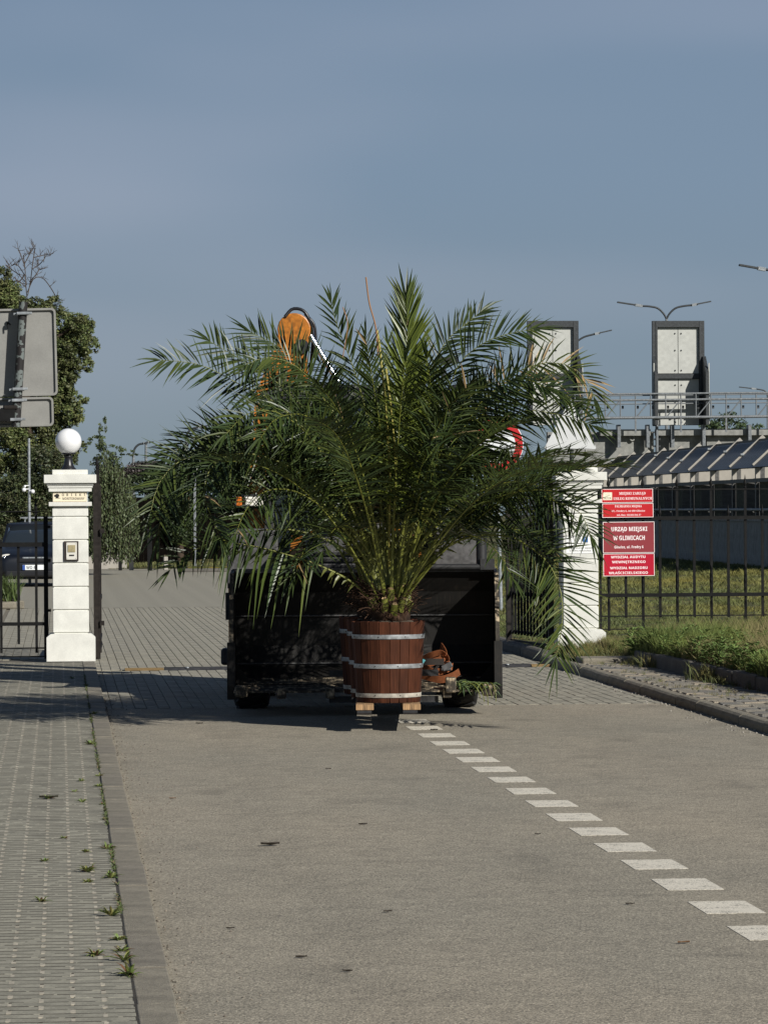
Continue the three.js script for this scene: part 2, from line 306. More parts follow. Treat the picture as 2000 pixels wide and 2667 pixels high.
// brick apron before the gate and the yard behind it
{
  setting(mesh('yard_bed', sheet(-14, RX + 0.05, BRICKS + 0.002, 112, -0.012), mat(lin(0.255, 0.228, 0.18), { map: T.concrete })));
  const g = [[], [], []], r = rng(77), w = 0.1, L = 0.2;
  const brick = [0, 1, 2].map((k) => merged(pieceGeo(w - 0.006, 0.028, L - 0.006, 0.003, 970 + k, 0.002)));
  for (let c = 0; ; c++) {
    const x = RX - 0.02 - (c + 0.5) * w; if (x < -0.9) break;
    for (let z = BRICKS + (c % 2) * L / 2 + 0.1; z < 66; z += L) {
      if (x < LX && z < 43.4) continue;
      if (Math.abs(z - GATE) < 0.15 && x > LX) continue;
      g[r() * 3 | 0].push(brick[r() * 3 | 0].clone().translate(x, -0.028 + (r() - 0.5) * 0.003, -z));
    }
  }
  const y = new THREE.Group(); y.name = 'yard_paving'; scene.add(y); setting(y);
  const ym = [0.385, 0.40, 0.37].map((v) => mat(lin(v, v * 0.945, v * 0.79), { map: T.concrete, bumpMap: T.bump, bumpScale: 0.002 }));
  g.forEach((q, i) => stuff(mesh('bricks', q, ym[i], y)));
  setting(mesh('yard', [sheet(-14, RX, 66, 109.5, 0), sheet(-14, -0.92, 43.4, 66, 0)], ym[0]));
  // threshold with rubber ramps and yellow ends
  const th = thing('gate_threshold', 'low black rubber threshold with yellow ends across the gateway', 'threshold', [0, 0, -GATE]);
  for (let k = 0; k < 4; k++) { const a = LX + 0.72 + k * 0.98; mesh('ramp', slab([[-0.13, 0], [0.13, 0], [0.09, 0.028], [-0.06, 0.032]], 0.972).rotateY(Math.PI / 2).translate(a, 0, 0), M.rubber, th); for (const q of [0.24, 0.72]) mesh('bolt', cyl(0.02, 0.018, 0.012, 8, a + q, 0.022, 0.095), M.galv, th); }
  for (const a of [LX + 0.30, LX + 0.72 + 4 * 0.98]) mesh('yellow_end', slab([[-0.13, 0], [0.13, 0], [0.085, 0.022], [-0.06, 0.026]], 0.41).rotateY(Math.PI / 2).translate(a, 0, 0), M.yellow, th);
}
// right side: rounded kerb, sett strip, bank kerb, lawn
{
  const kb = new THREE.Group(); kb.name = 'kerb'; scene.add(kb); setting(kb); kb.name = 'kerb_right';
  const s = [[0, -0.1], [0, 0.05], [0.012, 0.075], [0.035, 0.09], [0.07, 0.095], [0.105, 0.09], [0.125, 0.075], [0.13, -0.1]];
  const kg = ready(slab(s, 0.992)); const r = rng(5);
  for (let k = 0; k < 19; k++) { const m = mesh('kerbstone', kg, M.kerb, kb); m.position.set(RX + (r() - 0.5) * 0.01, -0.006 + (r() - 0.5) * 0.008, -(23 + k)); }
  for (let k = 0; k < 30; k++) { const m = mesh('kerbstone', kg, M.kerbShade, kb); m.position.set(RX + 0.08 + (r() - 0.5) * 0.01, 0.015, -(42.6 + k)); }
  setting(mesh('sett_bed', sheet(RX + 0.1, 6.5, 20, 39, 0.0795), mat(lin(0.17, 0.14, 0.105), { map: T.concrete })));
  const ss = new THREE.Group(); ss.name = 'sett_strip'; scene.add(ss); setting(ss);
  const far = [[], [], [], []]; let n = 0;
  const geos = []; for (let k = 0; k < 8; k++) geos.push([0.18 + 0.004 * (k % 3), 0.166 + 0.004 * (k % 4)]);
  const sg = geos.map(([w, d], k) => ready(pieceGeo(w, 0.06, d, 0.007, 1200 + k, 0.016)));
  for (let row = 0; row < 100; row++) {
    const z = 27.8 + row * 0.178; if (z > 38.7) break;
    let x = RX + 0.145 + (row % 2) * -0.03;
    for (let c = 0; c < 6; c++) {
      const k = r() * 8 | 0, w = 0.185, xx = x + w / 2; x += w + 0.003; if (xx > bankX(z) - 0.03) break;
      const px = 155 + xx * F / z; if (px > 2060) continue;
      const y = 0.026 + (r() - 0.5) * 0.006, m = r() * 4 | 0;
      if (n < 300) { const o = mesh('sett', sg[k], M.sett[m], ss); o.position.set(xx, y, -z); o.rotation.set((r() - 0.5) * 0.035, (r() - 0.5) * 0.08, (r() - 0.5) * 0.05); n++; }
      else far[m].push(sg[k].clone().rotateY((r() - 0.5) * 0.1).translate(xx, y, -z));
    }
  }
  far.forEach((f, i) => f.length && stuff(mesh('far_setts', f, M.sett[i], ss)));
  const bank = new THREE.Group(); bank.name = 'bank_kerb'; scene.add(bank); setting(bank);
  const bg = ready(rbox(0.14, 0.34, 0.97, 0.02, 0, 0, 0, 2));
  for (let k = 0; k < 9; k++) { const o = mesh('kerbstone', bg, M.kerbShade, bank), z = 30.25 + k; o.position.set(bankX(z) + 0.07 + (r() - 0.5) * 0.02, 0.042 + (r() - 0.5) * 0.02, -z); o.rotation.set((r() - 0.5) * 0.02, 0.028 + (r() - 0.5) * 0.02, (r() - 0.5) * 0.03); }
  const sl = mesh('kerb_slab', [rbox(0.66, 0.24, 0.56, 0.03, 5.72, 0.018, -39.0)], M.kerb, bank);
  // lawn: from kerb height up to the trough wall
  const part = (z0, z1, x0, nz) => { const g = merged(new THREE.PlaneGeometry(1, 1, 60, nz)), p = g.attributes.position; for (let i = 0; i < p.count; i++) { const u = p.getX(i) + 0.5, v = p.getY(i) + 0.5, z = z0 + v * (z1 - z0), x = x0(z) + u * u * (40 - x0(z)); p.setXYZ(i, x, lawnY(x, z), -z); } g.computeVertexNormals(); return boxUV(g); };
  const lawn = mergeGeometries([part(26, 39.15, (z) => bankX(z) + 0.12, 30), part(39.15, 121, () => 5.44, 90)]);
  setting(mesh('lawn', lawn, M.lawn));
}
function bankX(z) { return 6.1 - (z - 32.4) * 0.028; }
function lawnY(x, z) { return 0.09 + Math.min(1, Math.max(0, (x - 6.4) / 9)) * 0.24 + (z < 42 && x > 6.0 ? 0.06 : 0.0) + (fbm(x * 0.7, z * 0.5, 301, 3) - 0.5) * 0.10; }

// ---------------------------------------------------------------- gate pillars, lamps, gates, fences
function pillar(cx, label) {
  const p = thing('gate_pillar', label, 'pillar', [cx, 0, -POST - 0.2], 0, 'white gate pillars');
  const w = 0.405, B = (n, ww, y0, y1, ch = 0.008) => { const m = mesh(n, rbox(ww, y1 - y0, ww, ch, 0, (y0 + y1) / 2, 0, 2), M.white, p); return m; };
  mesh('core', box(w - 0.03, 2.0, w - 0.03, 0, 1.02, 0), M.white, p);
  mesh('plinth', [box(0.55, 0.25, 0.55, 0, 0.125, 0), slab([[-0.275, 0], [0.275, 0], [0.275, 0.02], [0.235, 0.055], [0.215, 0.06], [-0.215, 0.06], [-0.235, 0.055], [-0.275, 0.02]], 0.55).translate(0, 0.25, -0.275)], M.white, p);
  const tops = [0.318, 0.578, 0.84, 1.108, 1.37, 1.632, 1.74];
  for (let i = 0; i < 6; i++) B('block', w, tops[i] + 0.007, tops[i + 1] - 0.007);
  B('collar', 0.485, 1.752, 1.800, 0.006);
  B('frieze', w - 0.012, 1.800, 1.916, 0.004);
  B('moulding', 0.485, 1.916, 1.960, 0.005);
  B('moulding', 0.505, 1.960, 1.985, 0.005);
  B('moulding', 0.53, 1.985, 2.012, 0.008);
  B('cornice', 0.59, 2.012, 2.108, 0.006);
  B('cap', w - 0.005, 2.108, 2.165, 0.006);
  return p;
}
const PLX = 0.125, PRX = 5.935;
pillar(PLX, 'white plastered gate pillar with round lamp and intercom, left of the loader');
pillar(PRX, 'white plastered gate pillar with small notice, partly behind the drooping palm frond');
{ // round lamp on the left pillar
  const l = thing('globe_lamp', 'white opal globe lamp on black stand atop the left gate pillar', 'lamp', [PLX - 0.015, 2.163, -POST - 0.2]);
  mesh('stand', lathe([[0, 0], [0.088, 0], [0.088, 0.012], [0.07, 0.03], [0.055, 0.06], [0.046, 0.11], [0.042, 0.145], [0.052, 0.15], [0.05, 0.165], [0.03, 0.165], [0.03, 0.175], [0.075, 0.178], [0.075, 0.192], [0, 0.192]]), M.blackPlastic, l);
  mesh('globe', new THREE.SphereGeometry(0.149, 48, 32).translate(0, 0.325, 0), M.opal, l);
}
function canvasFace(w, h, pxPerM, draw) {
  const c = document.createElement('canvas'); c.width = Math.round(w * pxPerM); c.height = Math.round(h * pxPerM);
  const x = c.getContext('2d'); draw(x, c.width, c.height);
  const t = new THREE.CanvasTexture(c); t.colorSpace = THREE.SRGBColorSpace; t.anisotropy = 8;
  return t;
}
function fit(x, s, cx, y, w, font, size) { x.font = font.replace('#', size); x.textAlign = 'center'; x.textBaseline = 'middle'; const m = x.measureText(s).width; x.save(); x.translate(cx, y); x.scale(w / m, 1); x.fillText(s, 0, 0); x.restore(); }
function plate(o, w, h, depth, mtl, tx, rough = 0.5) {
  mesh('panel', roundRect(w, h, Math.min(w, h) * 0.03, depth).translate(0, 0, -depth), mtl, o);
  mesh('face', new THREE.PlaneGeometry(w * 0.996, h * 0.996).translate(0, 0, 0.0015), new THREE.MeshStandardMaterial({ map: tx, roughness: rough }), o, true);
}
{ // monitored-site plate on the left pillar
  const o = thing('pillar_plate', 'cream plate reading obiekt monitorowany with a camera drawing', 'sign', [PLX - 0.005, 1.858, -POST + 0.012]);
  const tx = canvasFace(0.38, 0.11, 1400, (x, w, h) => {
    x.fillStyle = '#e8dcc0'; x.fillRect(0, 0, w, h); x.strokeStyle = '#a99a84'; x.lineWidth = 3; x.strokeRect(4, 4, w - 8, h - 8);
    x.fillStyle = '#3a332e';
    ['O', 'B', 'I', 'E', 'K', 'T'].forEach((s, i) => { x.font = `bold ${h * 0.36}px sans-serif`; x.textAlign = 'center'; x.textBaseline = 'middle'; x.fillText(s, w * (0.30 + i * 0.128), h * 0.30); });
    fit(x, 'MONITOROWANY', w * 0.61, h * 0.70, w * 0.66, 'bold #px sans-serif', h * 0.36);
    x.fillStyle = '#1d1a1a'; x.beginPath(); x.ellipse(w * 0.125, h * 0.38, w * 0.065, h * 0.2, -0.25, 0, 7); x.fill(); x.fillRect(w * 0.04, h * 0.28, w * 0.12, h * 0.22); x.beginPath(); x.moveTo(w * 0.1, h * 0.5); x.lineTo(w * 0.24, h * 0.66); x.lineTo(w * 0.07, h * 0.66); x.fill();
  });
  plate(o, 0.38, 0.11, 0.006, M.bone, tx);
}
{ // intercom
  const o = thing('intercom', 'intercom with cream speaker panel in dark frame on the left gate pillar', 'intercom', [PLX + 0.008, 1.245, -POST + 0.002]);
  mesh('frame', [rbox(0.165, 0.225, 0.03, 0.006, 0, 0, 0.008)], mat(lin(0.035, 0.026, 0.022), { roughness: 0.6 }), o);
  const p = mesh('panel', roundRect(0.115, 0.19, 0.008, 0.01, 0.002).translate(0.004, 0, 0.024), mat(lin(0.66, 0.64, 0.57), { roughness: 0.5 }), o);
  mesh('speaker', rbox(0.086, 0.08, 0.012, 0.004, 0.004, 0.028, 0.038), mat(lin(0.50, 0.43, 0.25), { roughness: 0.7, map: T.concrete }), p);
  mesh('button', rbox(0.055, 0.013, 0.01, 0.003, 0.006, -0.047, 0.04), M.blackPlastic, p);
  for (const [x, y] of [[-0.045, 0.084], [0.05, 0.084], [-0.045, -0.084], [0.05, -0.084]]) mesh('screw', cyl(0.003, 0.003, 0.004, 6).rotateX(Math.PI / 2).translate(x, y, 0.036), M.galv, p);
}
{ // notice and blue badge on the right pillar
  const o = thing('paper_notice', 'white notice with small black print on the right gate pillar', 'notice', [PRX - 0.005, 1.275, -POST + 0.004]);
  const tx = canvasFace(0.34, 0.2, 1500, (x, w, h) => { x.fillStyle = '#f1f1ee'; x.fillRect(0, 0, w, h); x.strokeStyle = '#444'; x.lineWidth = 3; x.strokeRect(6, 6, w - 12, h - 12); x.fillStyle = '#444'; x.fillRect(12, h * 0.33, w * 0.16, 3); x.fillStyle = '#3c3c3c'; fit(x, 'DOZWOLONY WJAZD', w * 0.5, h * 0.68, w * 0.86, 'bold #px sans-serif', h * 0.11); fit(x, 'Z KARTĄ WJAZDOWĄ', w * 0.5, h * 0.84, w * 0.72, 'bold #px sans-serif', h * 0.10); });
  plate(o, 0.34, 0.2, 0.003, M.white, tx);
  const b = thing('parking_badge', 'small blue square badge stuck on the right gate pillar', 'sign', [PRX + 0.055, 1.335, -POST + 0.01]);
  plate(b, 0.055, 0.06, 0.003, mat(lin(0.04, 0.12, 0.32)), canvasFace(0.055, 0.06, 2400, (x, w, h) => { x.fillStyle = '#2f5f97'; x.fillRect(0, 0, w, h); x.fillStyle = '#e8eef4'; fit(x, 'P', w * 0.5, h * 0.52, w * 0.4, 'bold #px sans-serif', h * 0.7); }));
}
const spear = ready(lathe([[0.012, 0], [0.022, 0.004], [0.022, 0.014], [0.011, 0.018], [0.011, 0.03], [0.021, 0.05], [0.018, 0.075], [0.008, 0.11], [0.0015, 0.16]], 8));
function ironBar(o, x, y0, y1, w = 0.026, twist = true, z = 0, tip = true) {
  const g = new THREE.BoxGeometry(w, y1 - y0, w, 1, twist ? 26 : 1, 1), p = g.attributes.position;
  if (twist) for (let i = 0; i < p.count; i++) {           // the middle third is twisted
    const y = p.getY(i) / (y1 - y0), a = Math.max(0, Math.min(1, (y + 0.32) / 0.28)) * 9.4, c = Math.cos(a), s = Math.sin(a), X = p.getX(i), Z = p.getZ(i); p.setX(i, X * c - Z * s); p.setZ(i, X * s + Z * c);
  }
  g.computeVertexNormals();
  const b = mesh('bar', g.translate(x, (y0 + y1) / 2, z), M.iron, o);
  if (tip) { const t = mesh('spear_tip', spear, M.iron, b); t.position.set(x, y1 - 0.005, z); }
  return b;
}
{ // right fence
  const o = thing('iron_fence', 'black wrought iron fence with spear tips on grass, right of the gate', 'fence', [0, 0, -POST - 0.22]);
  const Z = POST + 0.22, X = (px) => (px - 155) / F * Z;
  const xs = []; for (let k = 0; k < 13; k++) xs.push(X(1591 + 45.4 * k));
  xs.forEach((x, k) => { const tall = k % 2 === 0; ironBar(o, x, tall ? 0.28 : 0.43, tall ? 1.92 : 1.58, 0.028, k % 4 === 0 || k % 4 === 2); });
  const x0 = X(1567), x1 = X(2160), L = x1 - x0, c = (x0 + x1) / 2;
  mesh('rail', box(L, 0.042, 0.02, c, 1.575, 0.024), M.iron, o); mesh('rail', box(L, 0.042, 0.02, c, 0.69, 0.024), M.iron, o);
  mesh('thin_rail', box(L, 0.014, 0.008, c, 1.905, 0.018), M.iron, o); mesh('thin_rail', box(L, 0.014, 0.008, c, 0.45, 0.018), M.iron, o); mesh('thin_rail', box(L, 0.012, 0.008, c, 0.3, 0.018), M.iron, o);
  mesh('end_post', box(0.02, 1.5, 0.03, x0 + 0.01, 0.9, 0.0), M.iron, o);
}
{ // left fence with its wicket post
  const o = thing('iron_fence', 'black iron wicket fence between the left gate pillar and the frame edge', 'fence', [0, 0.02, -POST - 0.2]);
  const Z = POST + 0.2, X = (px) => (px - 155) / F * Z;
  for (const [px, tall] of [[-88, 0], [-42, 1], [4, 0], [49, 0], [95, 1]]) ironBar(o, X(px), tall ? 0.07 : 0.07 + (px === 49 ? 0.1 : 0), tall ? 1.66 : 1.36 - (px === 49 ? 0.06 : 0), 0.03, false, 0, !!tall);
  mesh('gate_post', box(0.05, 1.62, 0.05, X(120), 0.81, 0.0), M.iron, o);
  for (const [y, h] of [[1.30, 0.05], [0.40, 0.04]]) mesh('rail', box(X(122) - X(-110), h, 0.022, (X(122) + X(-110)) / 2, y, 0.026), M.iron, o);
  for (const [y, h] of [[1.675, 0.012], [0.125, 0.016], [0.03, 0.014]]) mesh('thin_rail', box(X(116) - X(-110), h, 0.01, (X(116) + X(-110)) / 2, y, 0.022), M.iron, o);
  for (const y of [0.55, 1.12, 1.5]) mesh('hinge', box(0.05, 0.03, 0.03, X(127), y, 0.0), M.iron, o);
}
function gateLeaf(label, hinge, free, y0 = 0.12, h = 1.95) {       // an open vehicle gate leaf from its hinge to its free end
  const d = free.clone().sub(hinge), L = d.length(), o = thing('gate_leaf', label, 'gate', [hinge.x, 0, hinge.z], Math.atan2(-d.z, d.x), 'open leaves of the vehicle gate');
  mesh('stile', box(0.06, h + 0.1, 0.06, 0.03, y0 + h / 2, 0), M.ironBrown, o);
  mesh('stile', box(0.06, h - 0.05 + 0.12, 0.06, L - 0.03, y0 + h / 2 - 0.09, 0), M.ironBrown, o);
  const n = Math.round((L - 0.2) / 0.165);
  for (let i = 1; i <= n; i++) { const x = 0.06 + (L - 0.12) * i / (n + 1), up = i % 2 ? 0.18 : 0.0; ironBar(o, x, y0 + 0.03, y0 + h - 0.28 + up + 0.25 * (1 - x / L), 0.026, true, 0); }
  for (const [y, t] of [[0.22, 0.03], [0.68, 0.045], [1.42, 0.045]]) mesh('rail', box(L - 0.12, t, 0.024, L / 2, y, 0.026), M.ironBrown, o);
  mesh('bottom_rail', box(L - 0.12, 0.025, 0.024, L / 2, 0.11, 0.026), M.ironBrown, o);
  return o;
}
const gl = gateLeaf('black iron gate leaf folded back edge-on beside the left gate pillar', V(0.43, 0, -POST - 0.25), V(0.47, 0, -POST - 2.55), 0.06, 2.0);
mesh('hinge', box(0.12, 0.05, 0.05, -0.0, 1.47, 0.06), M.ironBrown, gl); mesh('hinge', box(0.10, 0.05, 0.05, 0.0, 0.42, 0.05), M.ironBrown, gl);
mesh('front_stile', box(0.05, 2.06, 0.05, -0.04, 1.06, -0.02), M.ironBrown, gl);
gateLeaf('black iron gate leaf standing open beside the right gate pillar', V(5.63, 0, -POST - 0.28), V(5.39, 0, -POST - 2.45), 0.16, 1.98);

// red plates wired to the right fence
{
  const Z = POST + 0.16, serif = 'bold #px serif', sans = 'bold #px sans-serif';
  const put = (x0, x1, y0, y1, label, bg, draw, rough = 0.35) => {
    const c = at((x0 + x1) / 2, (y0 + y1) / 2, Z), w = (x1 - x0) / metre(Z), h = (y1 - y0) / metre(Z);
    const o = thing('information_sign', label, 'sign', [c.x, c.y, -Z + 0.0], 0, 'red plates on the iron fence'); o.rotation.z = 0.004;
    const tx = canvasFace(w, h, 1600, (x, W2, H2) => { x.fillStyle = '#f2e9e6'; x.fillRect(0, 0, W2, H2); x.fillStyle = bg; x.fillRect(9, 9, W2 - 18, H2 - 18); x.fillStyle = '#f6efee'; draw(x, W2, H2); });
    plate(o, w, h, 0.004, mat(lin(0.7, 0.68, 0.66), { roughness: 0.5 }), tx, rough);
    for (const [sx, sy] of [[-1, 1], [1, 1], [-1, -1], [1, -1]]) mesh('screw', cyl(0.005, 0.004, 0.004, 8).rotateX(Math.PI / 2).translate(sx * (w / 2 - 0.018), sy * (h / 2 - 0.018), 0.002), M.iron, o);
  };
  put(1564.5, 1701, 1273, 1309.5, 'red plate with cream logo reading miejski zarząd, topmost on the fence', '#bb2026', (x, w, h) => {
    fit(x, 'MIEJSKI ZARZĄD', w * 0.60, h * 0.33, w * 0.52, serif, h * 0.25); fit(x, 'USŁUG KOMUNALNYCH', w * 0.605, h * 0.70, w * 0.755, serif, h * 0.25);
    x.fillStyle = '#ece6cf'; x.fillRect(w * 0.028, h * 0.24, w * 0.175, h * 0.56); x.strokeStyle = '#8a7a55'; x.lineWidth = 4; x.beginPath(); x.moveTo(w * 0.07, h * 0.42); x.quadraticCurveTo(w * 0.12, h * 0.30, w * 0.16, h * 0.38); x.moveTo(w * 0.075, h * 0.49); x.quadraticCurveTo(w * 0.12, h * 0.42, w * 0.175, h * 0.46); x.stroke();
    x.fillStyle = '#6a6250'; fit(x, 'MZUK', w * 0.115, h * 0.67, w * 0.15, serif, h * 0.2);
  });
  put(1566.5, 1702, 1311, 1348, 'red plate reading palmiarnia miejska with address and telephone', '#bf2026', (x, w, h) => {
    fit(x, 'PALMIARNIA MIEJSKA', w * 0.51, h * 0.20, w * 0.53, serif, h * 0.21); fit(x, 'UL. Fredry 6, 44-100 Gliwice', w * 0.51, h * 0.53, w * 0.66, serif, h * 0.17); fit(x, 'tel./fax: 32/335 04 37', w * 0.52, h * 0.82, w * 0.48, serif, h * 0.17);
  });
  put(1568, 1705, 1358.5, 1440.5, 'faded maroon plate reading urząd miejski w gliwicach in large letters', '#8f3b40', (x, w, h) => {
    fit(x, 'URZĄD MIEJSKI', w * 0.51, h * 0.235, w * 0.71, sans, h * 0.19); fit(x, 'W GLIWICACH', w * 0.51, h * 0.52, w * 0.62, sans, h * 0.20); fit(x, 'Gliwice, ul. Fredry 6', w * 0.50, h * 0.81, w * 0.57, sans, h * 0.12);
  }, 0.3);
  put(1569, 1705, 1441.5, 1500.5, 'crimson plate reading wydział audytu, lowest on the fence', '#b4122e', (x, w, h) => {
    fit(x, 'WYDZIAŁ AUDYTU', w * 0.49, h * 0.15, w * 0.68, sans, h * 0.15); fit(x, 'WEWNĘTRZNEGO', w * 0.50, h * 0.37, w * 0.66, sans, h * 0.15); fit(x, 'WYDZIAŁ NADZORU', w * 0.50, h * 0.64, w * 0.74, sans, h * 0.15); fit(x, 'WŁAŚCICIELSKIEGO', w * 0.49, h * 0.86, w * 0.77, sans, h * 0.15);
  });
}

// ---------------------------------------------------------------- the loader
const VZ = 32.2, vpos = at(930, 1840, VZ);
const loader = thing('backhoe_loader', 'orange and black backhoe loader carrying palms in its wide front bucket', 'loader', [vpos.x, 0, -VZ], -Math.atan2(vpos.x, VZ));
const vl = (px, py, z = 0) => { const s = F / (VZ - z); return V((px - 930) / s, EYE + (1325.5 - py) / s, z); };
{
  const B0 = -1.02, B1 = 1.15, bw = B1 - B0, P = (list, d, x, bev = 0) => slab(list.map(([z, y]) => [-z, y]), d, bev).rotateY(Math.PI / 2).translate(x, 0, 0);
  const bucket = sub('bucket', loader);
  const inner = [[1.22, 0.215], [0.86, 0.225], [0.66, 0.27], [0.53, 0.38], [0.47, 0.55], [0.47, 0.78], [0.53, 1.0], [0.64, 1.17]];
  const outer = inner.map(([z, y], i) => [z - (i > 1 ? 0.03 : 0), y - (i < 4 ? 0.03 : 0)]).reverse();
  mesh('shell', P([...inner, ...outer], bw, B0), M.bucket, bucket);
  const side = [[1.24, 0.17], [1.25, 0.26], [1.2, 0.62], [1.08, 1.0], [0.96, 1.17], [0.62, 1.195], [0.47, 0.98], [0.425, 0.75], [0.43, 0.5], [0.52, 0.3], [0.68, 0.19]];
  for (const x of [B0 - 0.03, B1]) mesh('side_plate', P(side, 0.03, x), M.bucket, bucket);
  for (const x of [B0 - 0.045, B1 - 0.015]) mesh('side_cutter', P([[1.275, 0.14], [1.285, 0.25], [1.25, 0.6], [1.2, 0.6], [1.2, 0.2]], 0.06, x, 0.004), M.bucket, bucket);
  for (const x of [B0 - 0.032, B1 - 0.002]) mesh('worn_edge', P([[1.252, 0.26], [1.202, 0.62], [1.082, 1.0], [0.962, 1.172], [0.95, 1.165], [1.07, 0.99], [1.19, 0.61], [1.24, 0.26]], 0.034, x), M.edge, bucket);
  mesh('weld_seam', [bar(V(B0, 0.40, 0.535), V(B1, 0.40, 0.535), 0.008, 6), bar(V(B0, 0.80, 0.482), V(B1, 0.80, 0.482), 0.008, 6)], M.machineGrey, bucket);
  for (const x of [-0.85, -0.45, -0.05, 0.35, 0.75, 1.05]) mesh('edge_bolt', cyl(0.022, 0.02, 0.012, 8, x, 0.236, 1.13), M.edge, bucket);
  for (const s of [-1, 1]) mesh('gusset', slab([[0, 0], [0.16, 0], [0, 0.2]], 0.02).rotateY(s > 0 ? Math.PI : 0).translate(s < 0 ? B0 : B1, 0.24, 0.9), M.bucket, bucket);
  mesh('cutting_edge', P([[1.34, 0.192], [1.34, 0.208], [1.02, 0.246], [1.0, 0.225]], bw - 0.01, B0 + 0.005), M.edge, bucket);
  mesh('wear_plate', P([[1.02, 0.25], [1.02, 0.258], [0.8, 0.262], [0.72, 0.288], [0.72, 0.28], [0.8, 0.25]], bw - 0.02, B0 + 0.01), M.edge, bucket);
  mesh('spill_guard', [box(bw + 0.04, 0.035, 0.05, (B0 + B1) / 2, 1.185, 0.63)], M.machineGrey, bucket);
  mesh('top_bar', [bar(vl(1080, 1478, 0.68), vl(1275, 1479, 0.68), 0.028, 10), box(0.12, 0.09, 0.1, 1.1, 1.23, 0.66)], M.machine, bucket);
  mesh('guide_post', [cyl(0.045, 0.045, 0.6, 12, vl(1257, 1480, 0.6).x, 1.2, 0.6)], M.machine, bucket);
  for (const x of [B0 + 0.07, B1 - 0.07]) mesh('corner_tooth', rbox(0.11, 0.10, 0.16, 0.025, x, 0.205, 1.30), M.edge, bucket);
  for (const x of [-0.62, -0.22, 0.74]) mesh('edge_block', rbox(0.075, 0.085, 0.09, 0.012, x, 0.185, 1.32), M.edge, bucket);
  mesh('clamp_block', rbox(0.09, 0.13, 0.09, 0.015, vl(1175, 1790, 1.4).x, 0.25, 1.36), M.edge, bucket);
  // pallet forks hooked on the bucket's lip
  for (const x of [0.055, 0.405]) {
    const f = mesh('fork_tine', [slab([[-3.66, 0.145], [-1.3, 0.10], [-1.3, 0.17], [-3.66, 0.165]], 0.11).rotateY(Math.PI / 2).translate(x - 0.055, 0, 0), box(0.11, 0.32, 0.05, x, 0.26, 1.28)], M.machine, loader);
    mesh('tine_lip', box(0.11, 0.012, 0.02, x, 0.142, 3.67), M.ironBrown, f);
  }
  mesh('fork_carriage', [box(0.9, 0.05, 0.05, 0.22, 0.35, 1.34), box(0.9, 0.05, 0.05, 0.22, 0.13, 1.27)], M.machine, loader);
  // wheels
  const wheel = (x, z, r, w) => {
    const g = sub('wheel', loader, x, r, z);
    const prof = [[r * 0.56, -w * 0.42], [r * 0.8, -w * 0.5], [r * 0.95, -w * 0.46], [r, -w * 0.34], [r, w * 0.34], [r * 0.95, w * 0.46], [r * 0.8, w * 0.5], [r * 0.56, w * 0.42]];
    mesh('tyre', lathe(prof, 44).rotateZ(Math.PI / 2), M.tyre, g);
    mesh('rim', lathe([[0, -w * 0.1], [r * 0.3, -w * 0.12], [r * 0.5, -w * 0.36], [r * 0.58, -w * 0.4], [r * 0.58, w * 0.4], [r * 0.5, w * 0.36], [r * 0.3, w * 0.12], [0, w * 0.1]], 32).rotateZ(Math.PI / 2), M.orange, g);
    const lugs = []; const n = Math.round(r * 40); for (let i = 0; i < n; i++) for (const s of [-1, 1]) { const a = (i + (s > 0 ? 0.5 : 0)) / n * Math.PI * 2; lugs.push(box(w * 0.42, 0.022, 0.05).rotateY(s * 0.55).translate(s * w * 0.2, r + 0.004, 0).rotateX(a)); }
    mesh('tread', lugs, M.tyre, g);
  };
  for (const x of [-0.9, 0.88]) { wheel(x, 0, 0.43, 0.31); wheel(x * 1.03, -2.25, 0.70, 0.44); }
  mesh('chassis', [box(0.9, 0.34, 3.4, 0, 0.62, -1.3), box(1.6, 0.16, 0.2, 0, 0.43, 0)], M.machine, loader);
  // hood, arms, cab
  const hood = mesh('hood', [rbox(0.86, 0.72, 1.6, 0.06, 0.0, 1.14, -0.75), rbox(0.62, 0.1, 1.4, 0.04, 0, 1.53, -0.78)], M.machineGrey, loader);
  mesh('grille', [...Array(9)].map((_, i) => box(0.7, 0.025, 0.03, 0, 0.88 + i * 0.055, 0.06)), M.machine, hood);
  for (const s of [-1, 1]) {
    mesh('loader_arm', [beam(V(s * 0.52, 1.36, -1.35), V(s * 0.52, 1.16, -0.1), 0.11, 0.22), beam(V(s * 0.52, 1.18, -0.12), V(s * 0.52, 0.55, 0.26), 0.11, 0.18)], M.orange, loader);
    mesh('arm_cylinder', [bar(V(s * 0.66, 1.05, -1.3), V(s * 0.66, 0.95, -0.5), 0.055, 12)], M.machine, loader);
    mesh('arm_rod', [bar(V(s * 0.66, 0.95, -0.5), V(s * 0.64, 0.9, 0.2), 0.03, 12)], M.chrome, loader);
    mesh('tilt_link', [beam(V(s * 0.36, 1.5, -0.45), V(s * 0.36, 0.95, 0.33), 0.07, 0.1)], M.orange, loader);
    mesh('fender', [rbox(0.46, 0.07, 1.3, 0.03, s * 0.93, 1.49, -2.2), rbox(0.46, 0.5, 0.06, 0.02, s * 0.93, 1.28, -1.55)], M.machineGrey, loader);
  }
  const cab = sub('cab', loader, 0, 0, -1.7);
  const cw = 0.80, z0 = 0, z1 = -1.5, yb = 1.18, yt = 2.66;
  mesh('floor_box', rbox(1.4, 0.55, 1.5, 0.05, 0, 0.98, -0.75), M.machine, cab);
  for (const [x, z] of [[-1, 0], [1, 0], [-1, 1], [1, 1]]) mesh('pillar', beam(V(x * (cw - (z ? 0.02 : 0)), yb, z ? z1 : z0), V(x * (cw - 0.06), yt, z ? z1 : z0 - 0.12), 0.075, 0.075), M.machine, cab);
